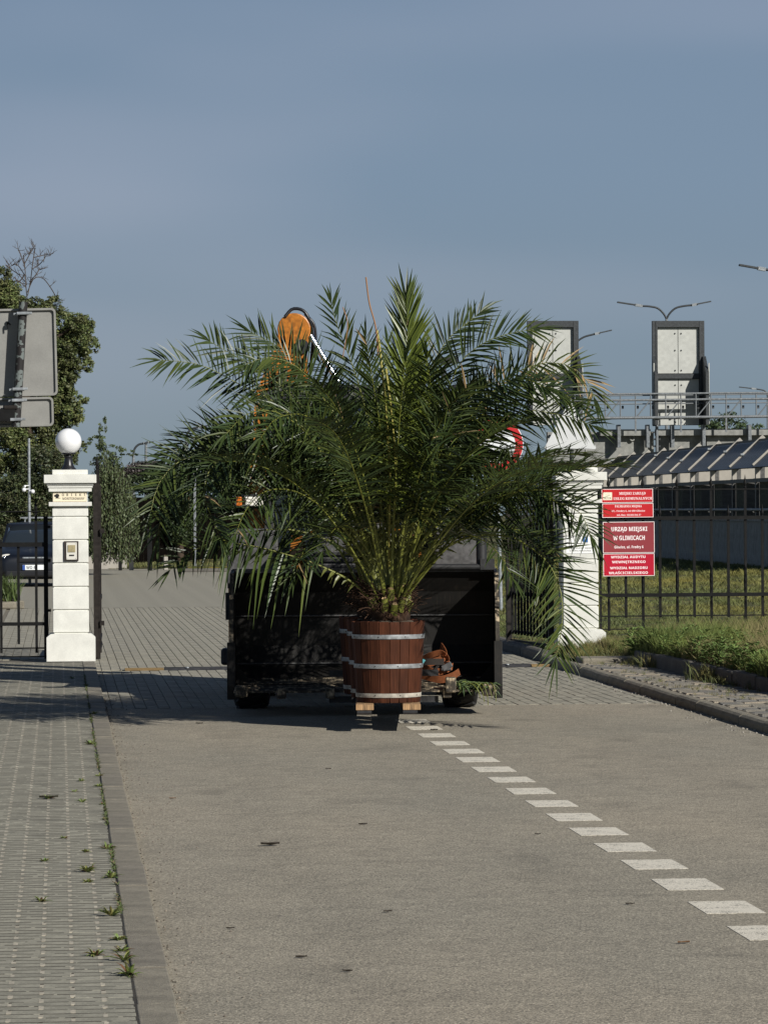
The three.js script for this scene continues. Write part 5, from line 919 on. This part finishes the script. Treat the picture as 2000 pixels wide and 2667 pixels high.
// street lamps
function streetLamp(label, Z, foot, top, arms) {       // pole foot x, top, arms as picture points that end in a head
  const f = at(foot, 1330, Z), o = thing('street_lamp', label, 'street lamp', [f.x, 0, -Z], 0, 'street lamps along the main road'), q = (x, y) => at(x, y, Z).sub(V(f.x, 0, -Z));
  const t = q(top[0], top[1]); mesh('pole', bar(V(0, 0, 0), t, 0.11, 10, 0.07), M.steelGrey, o);
  for (const [pts, h0, h1] of arms) {
    mesh('arm', tube([t, ...pts.map(([x, y]) => q(x, y)), q(...h0)], 0.055, 7, 22), M.towerSteel, o);
    const a = q(...h0), b = q(...h1), d = b.clone().sub(a); const hd = mesh('lamp_head', [beam(a, a.clone().addScaledVector(d, 0.3), 0.2, 0.14)], M.galv, o); mesh('lamp_plate', [beam(a.clone().addScaledVector(d, 0.28), b, 0.3, 0.07)], M.towerSteel, hd);
  }
}
streetLamp('double-armed street lamp rising above the right panel tower', 205, 1735, [1735, 831], [[[[1728, 818], [1712, 803], [1690, 798]], [1672, 797], [1607, 787]], [[[1742, 818], [1758, 803], [1780, 797]], [1800, 795], [1850, 785]]]);
streetLamp('single-armed street lamp behind the left panel tower', 215, 1490, [1495, 900], [[[[1502, 890], [1520, 878]], [1548, 870], [1592, 860]]]);
streetLamp('street lamp whose head enters at the right frame edge, highest', 150, 2065, [2065, 760], [[[[2050, 722], [2030, 708]], [1992, 702], [1924, 690]]]);
streetLamp('small far street lamp at the right edge above the catwalk', 300, 1998, [1998, 1040], [[[[1996, 1026], [1990, 1018]], [1968, 1013], [1924, 1008]]]);
streetLamp('far street lamp with curved arm left of the palm', 190, 348, [348, 1185], [[[[352, 1168], [362, 1158]], [374, 1155], [386, 1152]]]);
streetLamp('far straight street lamp beside the curved one, left of the palm', 195, 381, [381, 1158], [[[[382, 1153]], [386, 1152], [401, 1151]]]);
streetLamp('far street lamp glimpsed between the tips of the left fronds', 180, 485, [486, 1135], [[[[492, 1124], [504, 1116]], [516, 1113], [545, 1108]]]);

// ---------------------------------------------------------------- road signs
{ // back of a square sign with lower plate on a bracketed tube, left
  const Z = 26.5, s = metre(Z), c = at(30, 950, Z), o = thing('road_sign', 'grey back of a square road sign with small plate on rusty tube', 'road sign', [c.x, 0, -Z]), q = (x, y, dz = 0) => at(x, y, Z - dz).sub(V(c.x, 0, -Z));
  const frame = (x0, x1, y0, y1, name) => {
    const a = q((x0 + x1) / 2, (y0 + y1) / 2), w = (x1 - x0) / s, h = (y1 - y0) / s;
    const pn = mesh(name, roundRect(w - 0.012, h - 0.012, 0.03, 0.004).rotateZ(0.02).translate(a.x, a.y, 0), M.sheet, o);
    const sh = new THREE.Shape(), hole = new THREE.Path(); const R2 = (t, W2, H2, r) => { const x = -W2 / 2, y = -H2 / 2; t.moveTo(x + r, y); t.lineTo(x + W2 - r, y); t.quadraticCurveTo(x + W2, y, x + W2, y + r); t.lineTo(x + W2, y + H2 - r); t.quadraticCurveTo(x + W2, y + H2, x + W2 - r, y + H2); t.lineTo(x + r, y + H2); t.quadraticCurveTo(x, y + H2, x, y + H2 - r); t.lineTo(x, y + r); t.quadraticCurveTo(x, y, x + r, y); };
    R2(sh, w, h, 0.035); R2(hole, w - 0.024, h - 0.024, 0.025); sh.holes.push(hole);
    mesh('rim', new THREE.ExtrudeGeometry(sh, { depth: 0.022, bevelEnabled: true, bevelSize: 0.002, bevelThickness: 0.002, bevelSegments: 1, curveSegments: 6 }).rotateZ(0.02).translate(a.x, a.y, 0), M.sheet, pn);
  };
  frame(-92, 147, 806, 1032, 'panel'); frame(-88, 139, 1037, 1112, 'lower_panel');
  const tb = mesh('tube', bar(q(62, 786, 0.10), q(43, 1112, 0.10), 0.03, 16), M.tubeRust ?? (M.tubeRust = mat(lin(1, 1, 1), { roughness: 0.75, map: tex(256, (i, j) => { const n = fbm(i / 20, j / 20, 321, 4, 13), d = n > 0.56; return d ? [0.40, 0.43, 0.42] : [0.11, 0.10, 0.10]; }, true, 1 / 0.35) })), o);
  for (const [x, y] of [[60, 817], [49, 1014], [47, 1043], [43, 1093]]) { const k = q(x, y, 0.085); mesh('clamp', [rbox(0.085, 0.022, 0.12, 0.006, 0, 0, 0).rotateZ(0.02).translate(k.x, k.y, k.z), rbox(0.03, 0.018, 0.02, 0.004, 0.05, 0.004, 0).translate(k.x, k.y, k.z), rbox(0.03, 0.018, 0.02, 0.004, -0.05, -0.004, 0).translate(k.x, k.y, k.z)], M.galv, o); }
  const a0 = q(40, 1082, 0.09), a1 = q(-140, 1078, 0.09);
  mesh('bracket_arm', [beam(a0, a1, 0.09, 0.085)], M.iron, o);
  mesh('bracket_lid', [rbox(0.1, 0.03, 0.1, 0.01, a0.x - 0.03, a0.y + 0.055, a0.z)], M.ironBrown, o);
  mesh('mast', [cyl(0.07, 0.055, 3.4, 14, a1.x, 0, a1.z)], M.iron, o);
  const n = q(28, 845, 0.02); mesh('hook', [tube([n, n.clone().add(V(-0.02, 0.012, 0.02)), n.clone().add(V(-0.015, -0.03, 0.03))], 0.006, 5, 10)], M.iron, o);
}
{ // round no-vehicles sign behind the palm, right
  const Z = 59, c = at(1293, 1158, Z), f = at(1306, 1612, Z), o = thing('road_sign', 'round white sign with red ring on grey pole behind the palm', 'road sign', [f.x, 0, -Z]), dx = c.x - f.x;
  mesh('pole', bar(V(0, 0.0, -0.06), V(dx, c.y + 0.2, -0.06), 0.032, 14), M.galv, o);
  const d = mesh('disc', new THREE.CylinderGeometry(0.395, 0.395, 0.02, 48).rotateX(Math.PI / 2).translate(dx, c.y, 0), mat(lin(0.74, 0.76, 0.77), { roughness: 0.45 }), o);
  mesh('red_ring', new THREE.RingGeometry(0.298, 0.415, 64).translate(dx, c.y, 0.0125), mat(lin(0.50, 0.015, 0.02), { roughness: 0.4 }), d);
  mesh('rim', new THREE.TorusGeometry(0.415, 0.011, 8, 64).translate(dx, c.y, 0), mat(lin(0.74, 0.76, 0.77), { roughness: 0.45 }), d);
}
{ // triangular sign seen above the right pillar
  const Z = 66, c = at(1484, 1128, Z), s = metre(Z), o = thing('road_sign', 'white triangular sign standing behind the right gate pillar', 'road sign', [c.x, 0, -Z]);
  mesh('pole', [cyl(0.035, 0.035, c.y + 0.1, 12, 0.03, 0, -0.05)], M.towerSteel, o);
  const sh = new THREE.Shape(), h = 124 / s, w = 138 / s, R3 = 0.05; sh.moveTo(-w / 2 + R3, -h * 0.34); sh.lineTo(w / 2 - R3, -h * 0.34); sh.quadraticCurveTo(w / 2, -h * 0.34, w / 2 - R3 * 0.4, -h * 0.34 + R3 * 0.9); sh.lineTo(R3 * 0.5, h * 0.66 - R3 * 0.5); sh.quadraticCurveTo(0, h * 0.66, -R3 * 0.5, h * 0.66 - R3 * 0.5); sh.lineTo(-w / 2 + R3 * 0.4, -h * 0.34 + R3 * 0.9); sh.quadraticCurveTo(-w / 2, -h * 0.34, -w / 2 + R3, -h * 0.34);
  const p = mesh('panel', new THREE.ExtrudeGeometry(sh, { depth: 0.014, bevelEnabled: true, bevelSize: 0.006, bevelThickness: 0.004, bevelSegments: 2 }).translate(0, c.y, 0), mat(lin(0.60, 0.61, 0.61), { roughness: 0.5 }), o);
}
// ---------------------------------------------------------------- camera mast and cars on the left
{
  const Z = 88, c = at(78, 1400, Z), o = thing('camera_mast', 'thin grey mast with white dome cameras behind the parked car', 'mast', [c.x, 0, -Z]), t = at(78, 1142, Z), k = at(77, 1278, Z);
  mesh('mast', [cyl(0.035, 0.03, t.y, 12)], M.galv, o);
  for (const [dx, dy, r] of [[-0.12, 0.02, 0.05], [0.08, -0.02, 0.05], [-0.1, 0.1, 0.03]]) { mesh('dome_camera', [new THREE.SphereGeometry(r, 16, 12).translate(dx, k.y + dy, 0.06), box(Math.abs(dx), 0.02, 0.02, dx / 2, k.y + dy + 0.02, 0.03)], M.opal, o); }
}
function loftBody(sections, n = 14) {                        // rings along z: [z, halfWidth, yLow, yHigh, squareness]
  const v = [], ix = [];
  for (const [z, w, y0, y1, sq] of sections) for (let k = 0; k < n; k++) { const a = k / n * 6.2832, cx = Math.cos(a), sy = Math.sin(a), e = 2 / sq, X = Math.sign(cx) * Math.abs(cx) ** e * w, Y = (y0 + y1) / 2 + Math.sign(sy) * Math.abs(sy) ** e * (y1 - y0) / 2; v.push(X, Y, z); }
  for (let i = 0; i < sections.length - 1; i++) for (let k = 0; k < n; k++) { const a = i * n + k, b = i * n + (k + 1) % n; ix.push(a, a + n, b, b, a + n, b + n); }
  for (const i of [0, sections.length - 1]) { const c = v.length / 3, [z, , y0, y1] = sections[i]; v.push(0, (y0 + y1) / 2, z); for (let k = 0; k < n; k++) ix.push(c, i * n + k, i * n + (k + 1) % n); }
  const g = new THREE.BufferGeometry(); g.setAttribute('position', new THREE.Float32BufferAttribute(v, 3)); g.setIndex(ix); g.computeVertexNormals(); return g;
}
function car(px, Z, label, paintM, rack, turn) {
  const c = at(px, 1500, Z), o = thing('parked_car', label, 'car', [c.x, 0, -Z], turn, 'cars parked in the yard');
  // local +z is the front
  const body = mesh('body', loftBody([[2.02, 0.62, 0.30, 0.62, 4], [1.96, 0.76, 0.24, 0.72, 5], [1.6, 0.83, 0.2, 0.82, 6], [0.9, 0.85, 0.2, 0.93, 7], [0.4, 0.85, 0.2, 0.96, 8], [-1.4, 0.85, 0.2, 0.98, 8], [-1.95, 0.8, 0.26, 0.95, 6], [-2.05, 0.7, 0.36, 0.8, 4]], 28), paintM, o);
  mesh('roof', loftBody([[-0.1, 0.60, 1.28, 1.40, 5], [-0.35, 0.63, 1.3, 1.44, 6], [-1.2, 0.62, 1.3, 1.44, 6], [-1.6, 0.58, 1.22, 1.38, 5]], 20), paintM, o);
  mesh('windscreen', [loftBody([[0.66, 0.72, 0.84, 0.95, 6], [0.25, 0.70, 0.9, 1.16, 6], [-0.12, 0.635, 0.9, 1.38, 6], [-1.3, 0.64, 0.9, 1.38, 6], [-1.85, 0.7, 0.88, 1.0, 6]], 24)], M.darkGlass, o);
  for (const s of [-1, 1]) {
    mesh('windscreen_pillar', [beam(V(s * 0.725, 0.95, 0.62), V(s * 0.62, 1.39, -0.12), 0.05, 0.04)], paintM, o);
    const h = mesh('headlight', [new THREE.SphereGeometry(1, 20, 12).scale(0.17, 0.085, 0.12).translate(s * 0.60, 0.66, 1.84)], M.lampGlass, o); for (const d of [-0.06, 0.06]) mesh('reflector', [new THREE.SphereGeometry(0.045, 12, 8).translate(s * 0.6 + d, 0.66, 1.93)], M.chrome, h);
    mesh('wing_mirror', rbox(0.17, 0.12, 0.08, 0.03, s * 0.93, 1.0, 0.45), paintM, o);
    for (const z of [1.25, -1.3]) { const w = sub('wheel', o, s * 0.76, 0.3, z); mesh('tyre', lathe([[0.18, -0.09], [0.28, -0.1], [0.3, -0.07], [0.3, 0.07], [0.28, 0.1], [0.18, 0.09]], 28).rotateZ(Math.PI / 2), M.tyre, w); mesh('rim', cyl(0.19, 0.19, 0.16, 20, 0, -0.08, 0).rotateZ(Math.PI / 2), M.galv, w); }
    if (rack) mesh('roof_rail', [bar(V(s * 0.5, 1.50, -0.2), V(s * 0.5, 1.50, -1.4), 0.018, 6), box(0.03, 0.08, 0.04, s * 0.5, 1.46, -0.25)], M.galv, o);
  }
  if (rack) for (const z of [-0.3, -1.2]) mesh('roof_bar', [box(1.25, 0.035, 0.06, 0, 1.53, z)], M.galv, o);
  mesh('grille', [rbox(0.75, 0.09, 0.04, 0.02, 0, 0.6, 2.03)], M.blackPlastic, o); mesh('chrome_strip', [rbox(0.52, 0.035, 0.03, 0.01, 0, 0.655, 2.03)], M.galv, o); mesh('bumper', [rbox(1.3, 0.16, 0.1, 0.05, 0, 0.30, 1.98)], M.blackPlastic, o);
  const tx = canvasFace(0.52, 0.114, 1200, (x, w, h) => { x.fillStyle = '#e9ecec'; x.fillRect(0, 0, w, h); x.fillStyle = '#2a4f9a'; x.fillRect(0, 0, w * 0.11, h); x.fillStyle = '#20222a'; fit(x, rack ? 'WO 4' : 'WO 4', w * 0.36, h * 0.53, w * 0.4, 'bold #px sans-serif', h * 0.85); });
  const pl = mesh('number_plate', [rbox(0.52, 0.114, 0.012, 0.004, 0, 0.44, 2.045)], M.white, o); mesh('plate_face', new THREE.PlaneGeometry(0.515, 0.11).translate(0, 0.44, 2.0525), new THREE.MeshStandardMaterial({ map: tx, roughness: 0.5 }), pl, true);
  return o;
}
car(94, 86.5, 'dark blue hatchback with white plate parked behind the left fence', M.carPaint, false, -0.01);
car(118, 96, 'dark car with silver roof bars parked behind the blue hatchback', M.carPaint2, true, -0.02);

// ---------------------------------------------------------------- grass, weeds and litter
function tuft(n, h, w, seed, spread = 0.06, lean = 0.5) {
  const r = rng(seed), v = [];
  for (let i = 0; i < n; i++) {
    const a = r() * 6.283, b = V(Math.cos(a) * spread * r(), -0.01, Math.sin(a) * spread * r()), L = h * (0.45 + r() * 0.7), d = V((r() - 0.5) * 2 * lean, 1, (r() - 0.5) * 2 * lean).normalize(), s = V(Math.cos(a + 1), 0, Math.sin(a + 1)).multiplyScalar(w * (0.7 + r() * 0.6));
    const m = b.clone().addScaledVector(d, L * 0.55), e = b.clone().addScaledVector(d, L).add(V(d.x * L * 0.35, -L * 0.12, d.z * L * 0.35));
    const P = (q, k) => [q.x + s.x * k, q.y, q.z + s.z * k];
    v.push(...P(b, -1), ...P(b, 1), ...P(m, 0.8), ...P(b, -1), ...P(m, 0.8), ...P(m, -0.8), ...P(m, -0.8), ...P(m, 0.8), ...P(e, 0));
  }
  const g = new THREE.BufferGeometry(); g.setAttribute('position', new THREE.Float32BufferAttribute(v, 3)); g.computeVertexNormals(); return ready(g);
}
function scatter(name, geo, n, seed, place, colour, label, category) {
  const r = rng(seed), m = new THREE.InstancedMesh(geo, M.grass, n), q = new THREE.Object3D(), c = new THREE.Color(); let k = 0;
  for (let i = 0; i < n; i++) { const p = place(r); if (!p) continue; q.position.set(p[0], p[1], p[2]); q.rotation.set(0, r() * 6.283, 0); q.scale.setScalar(p[3]); q.updateMatrix(); m.setMatrixAt(k, q.matrix); const t = colour(r, p); m.setColorAt(k, c.setRGB(t[0], t[1], t[2])); k++; }
  m.count = k; m.name = numbered(name); m.castShadow = m.receiveShadow = true; scene.add(m); return stuff(m, label, category);
}
const visible = (x, z) => { const px = 155 + x * F / z; return px > -60 && px < 2080; };
scatter('tall_grass', tuft(16, 0.30, 0.004, 21, 0.08, 0.4), 11000, 61, (r) => { const z = 31 + r() * 12.2, x = bankX(z) + 0.12 + Math.pow(r(), 1.2) * 3.4; if (!visible(x, z)) return null; const pz = fbm(x * 1.3, z * 0.7, 401, 3); if (pz < 0.36 && r() < 0.5) return null; return [x, lawnY(x, z) - 0.01, -z, (0.45 + pz * 1.6) * (z > 38.8 && x < 6.7 ? 0.4 : z > 40 ? 0.75 : 1)]; }, (r, p) => { const y = fbm(p[0] * 1.1, p[2] * 0.7, 402, 3), k = 0.75 + r() * 0.5; return (y > 0.58 || (p[2] < -39.5 && r() < 0.55)) ? [0.20 * k, 0.17 * k, 0.07 * k] : [(0.085 + y * 0.09) * k, (0.125 + y * 0.07) * k, 0.032 * k]; }, 'tall rough grass on the bank in front of the right fence', 'grass');
scatter('bank_weeds', (() => { const out = [], col = [], r = rng(5); for (let i = 0; i < 34; i++) { const a = r() * 6.28, D = V(Math.cos(a), 0.3 + r() * 0.9, Math.sin(a)).normalize(); leaflet(out, col, V(Math.cos(a) * 0.05 * r(), r() * 0.13, Math.sin(a) * 0.05 * r()), D, V(0, 1, 0.1), 0.035 + r() * 0.03, 0.0085, 0.3, [1, 1, 1], r); } const g = new THREE.BufferGeometry(); g.setAttribute('position', new THREE.Float32BufferAttribute(out, 3)); g.computeVertexNormals(); return ready(g); })(), 950, 62, (r) => { const z = 31 + r() * 9, x = bankX(z) + 0.1 + r() * r() * 2.4; if (!visible(x, z) || fbm(x * 1.6, z * 0.8, 404, 3) < 0.46) return null; return [x, lawnY(x, z) + r() * 0.1, -z, 0.7 + r() * 0.9]; }, (r) => { const k = 0.7 + r() * 0.6; return [0.115 * k, 0.175 * k, 0.042 * k]; }, 'leafy green clover and weeds among the bank grass', 'weeds');
scatter('lawn_grass', tuft(20, 0.075, 0.004, 23, 0.14, 0.7), 9000, 63, (r) => { const z = 42.9 + Math.pow(r(), 1.25) * 62, x = 5.5 + r() * 10.2; if (!visible(x, z)) return null; return [x, lawnY(x, z) - 0.005, -z, 0.8 + r() * 0.8 + (z - 42) * 0.012]; }, (r, p) => { const y = fbm(p[0] * 0.5, p[2] * 0.22, 405, 3), k = 0.75 + r() * 0.5; return [(0.13 + (y - 0.5) * 0.16) * k, (0.135 + (y - 0.5) * 0.08) * k, 0.036 * k]; }, 'short dry mown lawn behind the iron fence', 'lawn');
scatter('edge_grass', tuft(14, 0.16, 0.0035, 24, 0.05, 0.6), 900, 64, (r) => {
  const k = r(); let x, z, s = 0.5 + r() * 0.8, y = 0.085;
  if (k < 0.45) { z = 39.3 + r() * 3.4; x = 5.46 + r() * 1.1; y = 0.1; s = 0.35 + r() * 0.6; } else if (k < 0.6) { z = 31 + r() * 8; x = bankX(z) - r() * r() * 0.2; s *= fbm(z * 1.5, 2, 433, 2) * 1.5; if (fbm(z * 0.9, 7, 431, 2) < 0.5) return null; } else { x = RX + 0.16 + r() * 0.9; z = 31 + r() * 7.6; s *= 0.35; if (fbm(x * 3, z * 1.2, 409, 3) < 0.52) return null; y = 0.075; }
  return visible(x, z) ? [x, y, -z, s] : null;
}, (r) => { const k = 0.7 + r() * 0.6, y = r(); return [(0.085 + y * 0.08) * k, (0.105 + y * 0.03) * k, 0.035 * k]; }, 'stray grass at the foot of the right pillar and between the setts', 'grass');
scatter('verge_grass', tuft(16, 0.09, 0.006, 25, 0.12, 0.6), 900, 65, (r) => { const x = at(290, 1480, 109).x + r() * 8, z = 109.6 + r() * 2.6; return [x, 0.02 + r() * 0.1, -z, 0.7 + r() * 0.7]; }, (r) => { const k = 0.75 + r() * 0.5; return [0.13 * k, 0.135 * k, 0.045 * k]; }, 'short grass on the verge at the end of the yard', 'grass');
// grass clump and kerb by the parked car
{
  const Z = 66, c = at(20, 1575, Z), o = thing('grass_clump', 'tall fresh grass clump on a kerbed corner in front of the car', 'grass', [c.x, 0.0, -Z]);
  mesh('kerb_corner', [rbox(0.9, 0.14, 0.5, 0.05, -0.28, 0.06, 0.1), rbox(0.12, 0.15, 0.14, 0.03, 0.24, 0.07, 0.24)], M.kerb, o); mesh('turf', [rbox(0.8, 0.1, 0.4, 0.04, -0.3, 0.12, 0.05)], M.lawn, o);
  const g = []; const r = rng(81); for (let i = 0; i < 46; i++) g.push(paint(tuft(14, 0.55, 0.007, 800 + i, 0.06, 0.35).clone().translate(-0.62 + r() * 0.82, 0.14, -0.1 + r() * 0.4), () => { const k = 0.9; return [0.085 * k, 0.125 * k, 0.03 * k]; }));
  stuff(mesh('blades', g, M.leaf, o));
}
// weeds in the pavement joints, each where it grows
{
  const spots = [[245, 1870, 0.9], [238, 1950, 1.4], [212, 2047, 0.7], [215, 2103, 0.8], [258, 2035, 0.9], [258, 2062, 0.8], [126, 2093, 0.9], [280, 2228, 1.1], [230, 2288, 1.5], [290, 2305, 1.4], [108, 2365, 0.9], [117, 2258, 0.6], [225, 2235, 0.6], [292, 2405, 1.6], [312, 2470, 0.9], [250, 2510, 1.0], [325, 2525, 1.7], [338, 2565, 1.8], [190, 1775, 0.9], [225, 1795, 0.9], [170, 1720, 0.8], [195, 2075, 0.5], [168, 2198, 0.5], [230, 2315, 0.6], [320, 2500, 0.8], [275, 2150, 0.5], [268, 2110, 0.5]];
  const ORD = ['nearest', 'second nearest', 'third nearest', 'fourth nearest', 'fifth nearest', 'sixth nearest', 'seventh nearest', 'eighth nearest', 'ninth nearest', 'tenth nearest', 'eleventh nearest', 'twelfth nearest', 'thirteenth nearest', 'fourteenth nearest', 'farthest', 'farthest but one'];
  const rank = (i, kerb) => ORD[spots.filter((q) => (q[0] > 235) === kerb && q[1] > spots[i][1]).length];
  spots.forEach(([px, py, s], i) => {
    const Z = EYE * F / (py - 1330), p = at(px, py, Z), r = rng(1300 + i), out = [], col = [];
    const o = thing('pavement_weed', px > 235 ? `green weed in the left kerb joint, ${rank(i, true)} to the camera` : `small weed between the left pavement bricks, ${rank(i, false)} to the camera`, 'weed', [p.x, PAVE - 0.002, p.z], r() * 6.28, px > 235 ? 'weeds along the left kerb joint' : 'weeds between the pavement bricks');
    const n = 14 + r() * 14 | 0; for (let k = 0; k < n; k++) { const a = r() * 6.28, e = 0.3 + r() * 0.9, c = r() < 0.12 ? [0.14, 0.07, 0.035] : [0.12 + r() * 0.07, 0.16 + r() * 0.06, 0.05]; leaflet(out, col, V(Math.cos(a) * 0.008, 0.003, Math.sin(a) * 0.008), V(Math.cos(a) * Math.cos(e), Math.sin(e), Math.sin(a) * Math.cos(e)), V(0, 1, 0.05), (0.024 + r() * 0.036) * s, 0.0048 * (0.8 + s * 0.35), 0.35, c, r); }
    const g = new THREE.BufferGeometry(); g.setAttribute('position', new THREE.Float32BufferAttribute(out, 3)); g.setAttribute('color', new THREE.Float32BufferAttribute(col, 3)); g.computeVertexNormals();
    mesh('leaf', g, M.leaf, o);
  });
  // fine moss and seedlings along the kerb joint
  const r = rng(1400), o2 = [], c2 = [];
  for (let i = 0; i < 1900; i++) { const z = 12.6 + Math.pow(r(), 1.4) * 26; if (fbm(z * 1.7, 3, 411, 3) < 0.42) continue; const p = V(LX - 0.1415 + (r() - 0.5) * 0.012, PAVE, -z), a = r() * 6.28, k = 0.7 + r() * 0.6; leaflet(o2, c2, p, V(Math.cos(a), 0.5 + r(), Math.sin(a)).normalize(), V(0, 1, 0.1), 0.014 + r() * 0.022, 0.0036, 0.3, r() < 0.25 ? [0.16 * k, 0.12 * k, 0.07 * k] : [0.075 * k, 0.10 * k, 0.03 * k], r); }
  const g = new THREE.BufferGeometry(); g.setAttribute('position', new THREE.Float32BufferAttribute(o2, 3)); g.setAttribute('color', new THREE.Float32BufferAttribute(c2, 3)); g.computeVertexNormals();
  stuff(mesh('joint_seedlings', g, M.leaf), 'tiny seedlings and moss along the left kerb joint', 'seedlings');
}
// dry leaves and clods lying about
{
  const spots = [[704, 2204, 0.05, 0], [128, 2093, 0.055, 1], [945, 2151, 0.025, 0], [855, 2005, 0.02, 0], [785, 2497, 0.022, 0], [905, 2535, 0.02, 0], [360, 2275, 0.03, 2], [520, 1885, 0.03, 0], [1130, 1905, 0.03, 0], [600, 2420, 0.018, 0], [1010, 2380, 0.02, 0], [1640, 2366, 0.02, 0], [1780, 2470, 0.025, 2], [450, 2080, 0.02, 2], [1400, 2180, 0.016, 0]];
  spots.forEach(([px, py, s, k], i) => {
    const Z = EYE * F / (py - 1330 + (px - 155) * 0.006), p = at(px, py, Z), r = rng(1500 + i), onPave = px < 260, g = new THREE.PlaneGeometry(s * 2, s, 6, 4), q = g.attributes.position;
    for (let j = 0; j < q.count; j++) { const u = q.getX(j) / s, v = q.getY(j) / (s / 2), w = Math.sqrt(Math.max(0.02, 1 - u * u)); q.setXYZ(j, q.getX(j), s * 0.10 + (u * u - 0.5) * s * 0.05 + v * v * s * 0.22 + (r() - 0.5) * s * 0.09, q.getY(j) * w); }
    g.computeVertexNormals();
    const o = mesh('dry_leaf', g, mat(lin(...[[0.05, 0.04, 0.03], [0.07, 0.065, 0.045], [0.22, 0.12, 0.06]][k]), { roughness: 0.9 }));
    o.position.set(p.x, (onPave ? PAVE : 0) + 0.003, p.z); o.rotation.y = r() * 0.8 - 0.4; o.userData = { label: i === 0 ? 'large dark curled leaf lying alone on the left lane' : onPave ? 'brown withered clod lying on the left pavement' : `small dry leaf on the asphalt, ${['', '', 'second', 'third', 'fourth', 'fifth', 'sixth', 'seventh', 'eighth', 'ninth', 'tenth', 'eleventh', 'twelfth', 'thirteenth', 'fourteenth'][1 + spots.filter((q, j) => j > 1 && q[1] > py).length] || 'very'} nearest the camera`, category: 'leaf' }; if (i > 1) o.userData.group = 'dry leaves on the road';
  });
  // grit along the right kerb
  const cr = new THREE.IcosahedronGeometry(0.012, 0);
  const m = scatter('kerb_grit', ready(cr), 190, 67, (r) => { const z = 27 + r() * 14, x = RX - 0.02 - Math.pow(r(), 3) * 0.25; return visible(x, z) ? [x, 0.002, -z, 0.3 + r() * 0.7] : null; }, (r) => { const k = 0.6 + r() * 0.8; return [0.25 * k, 0.23 * k, 0.2 * k]; }, 'loose grit and crumbs lying along the right kerb', 'grit');
  const m2 = scatter('kerb_grit', ready(new THREE.IcosahedronGeometry(0.0045, 0)), 420, 68, (r) => { const z = 12.4 + r() * 22, x = LX + 0.01 + Math.pow(r(), 3) * 0.3; return visible(x, z) ? [x, 0.002, -z, 0.4 + r() * 0.9] : null; }, (r) => { const k = 0.5 + r() * 0.9; return [0.17 * k, 0.145 * k, 0.115 * k]; }, 'loose grit lying along the left kerb', 'grit');
}
// tall seed stems by the fence
{
  const mk = (px, y0, y1, Z, label) => { const f = at(px, y0, Z), t = at(px - 8, y1, Z), o = thing('tall_weed', label, 'weed', [f.x, lawnY(f.x, Z) - 0.02, -Z]); const h = t.y - o.position.y, r = rng(px); mesh('stem', tube([V(0, 0, 0), V(0.01, h * 0.5, 0), V(-0.03, h * 0.9, 0), V(t.x - f.x, h, 0)], 0.0045, 5, 16), M.petiole, o); const out = [], col = []; for (let i = 0; i < 40; i++) { const s = 0.35 + r() * 0.65, a = r() * 6.28, k = 0.8 + r() * 0.5; leaflet(out, col, V((t.x - f.x) * s * s, h * s, 0), V(Math.cos(a), 0.3, Math.sin(a)).normalize(), V(0, 1, 0.2), 0.05 + r() * 0.05, 0.007, 0.3, [0.12 * k, 0.13 * k, 0.05 * k], r); } const g = new THREE.BufferGeometry(); g.setAttribute('position', new THREE.Float32BufferAttribute(out, 3)); g.setAttribute('color', new THREE.Float32BufferAttribute(col, 3)); g.computeVertexNormals(); mesh('leaf', g, M.leaf, o); };
  mk(1715, 1640, 1468, 44.5, 'tall leafy weed right of the red plates behind the fence'); mk(1812, 1600, 1426, 46, 'tall bent seed stem behind the fence bars');
}
for (const n of [palmRebase].filter(Boolean)) n();
function palmRebase() { scene.children.filter((o) => /^date_palm/.test(o.name)).forEach((o, i) => rebase(o, V(tubObj[i].position.x, 0.82, tubObj[i].position.z))); }
for (const [n, p] of [['trough_wall', V(15.5, 0, -77.2)], ['portal_wall', V(17, 0, -118)], ['gantry_catwalk', V(17, 4, -117.3)]]) rebase(scene.getObjectByName(n), p);
scene.traverse((o) => { if (o.isMesh) { o.castShadow = true; o.receiveShadow = true; } });
renderer.render(scene, camera);
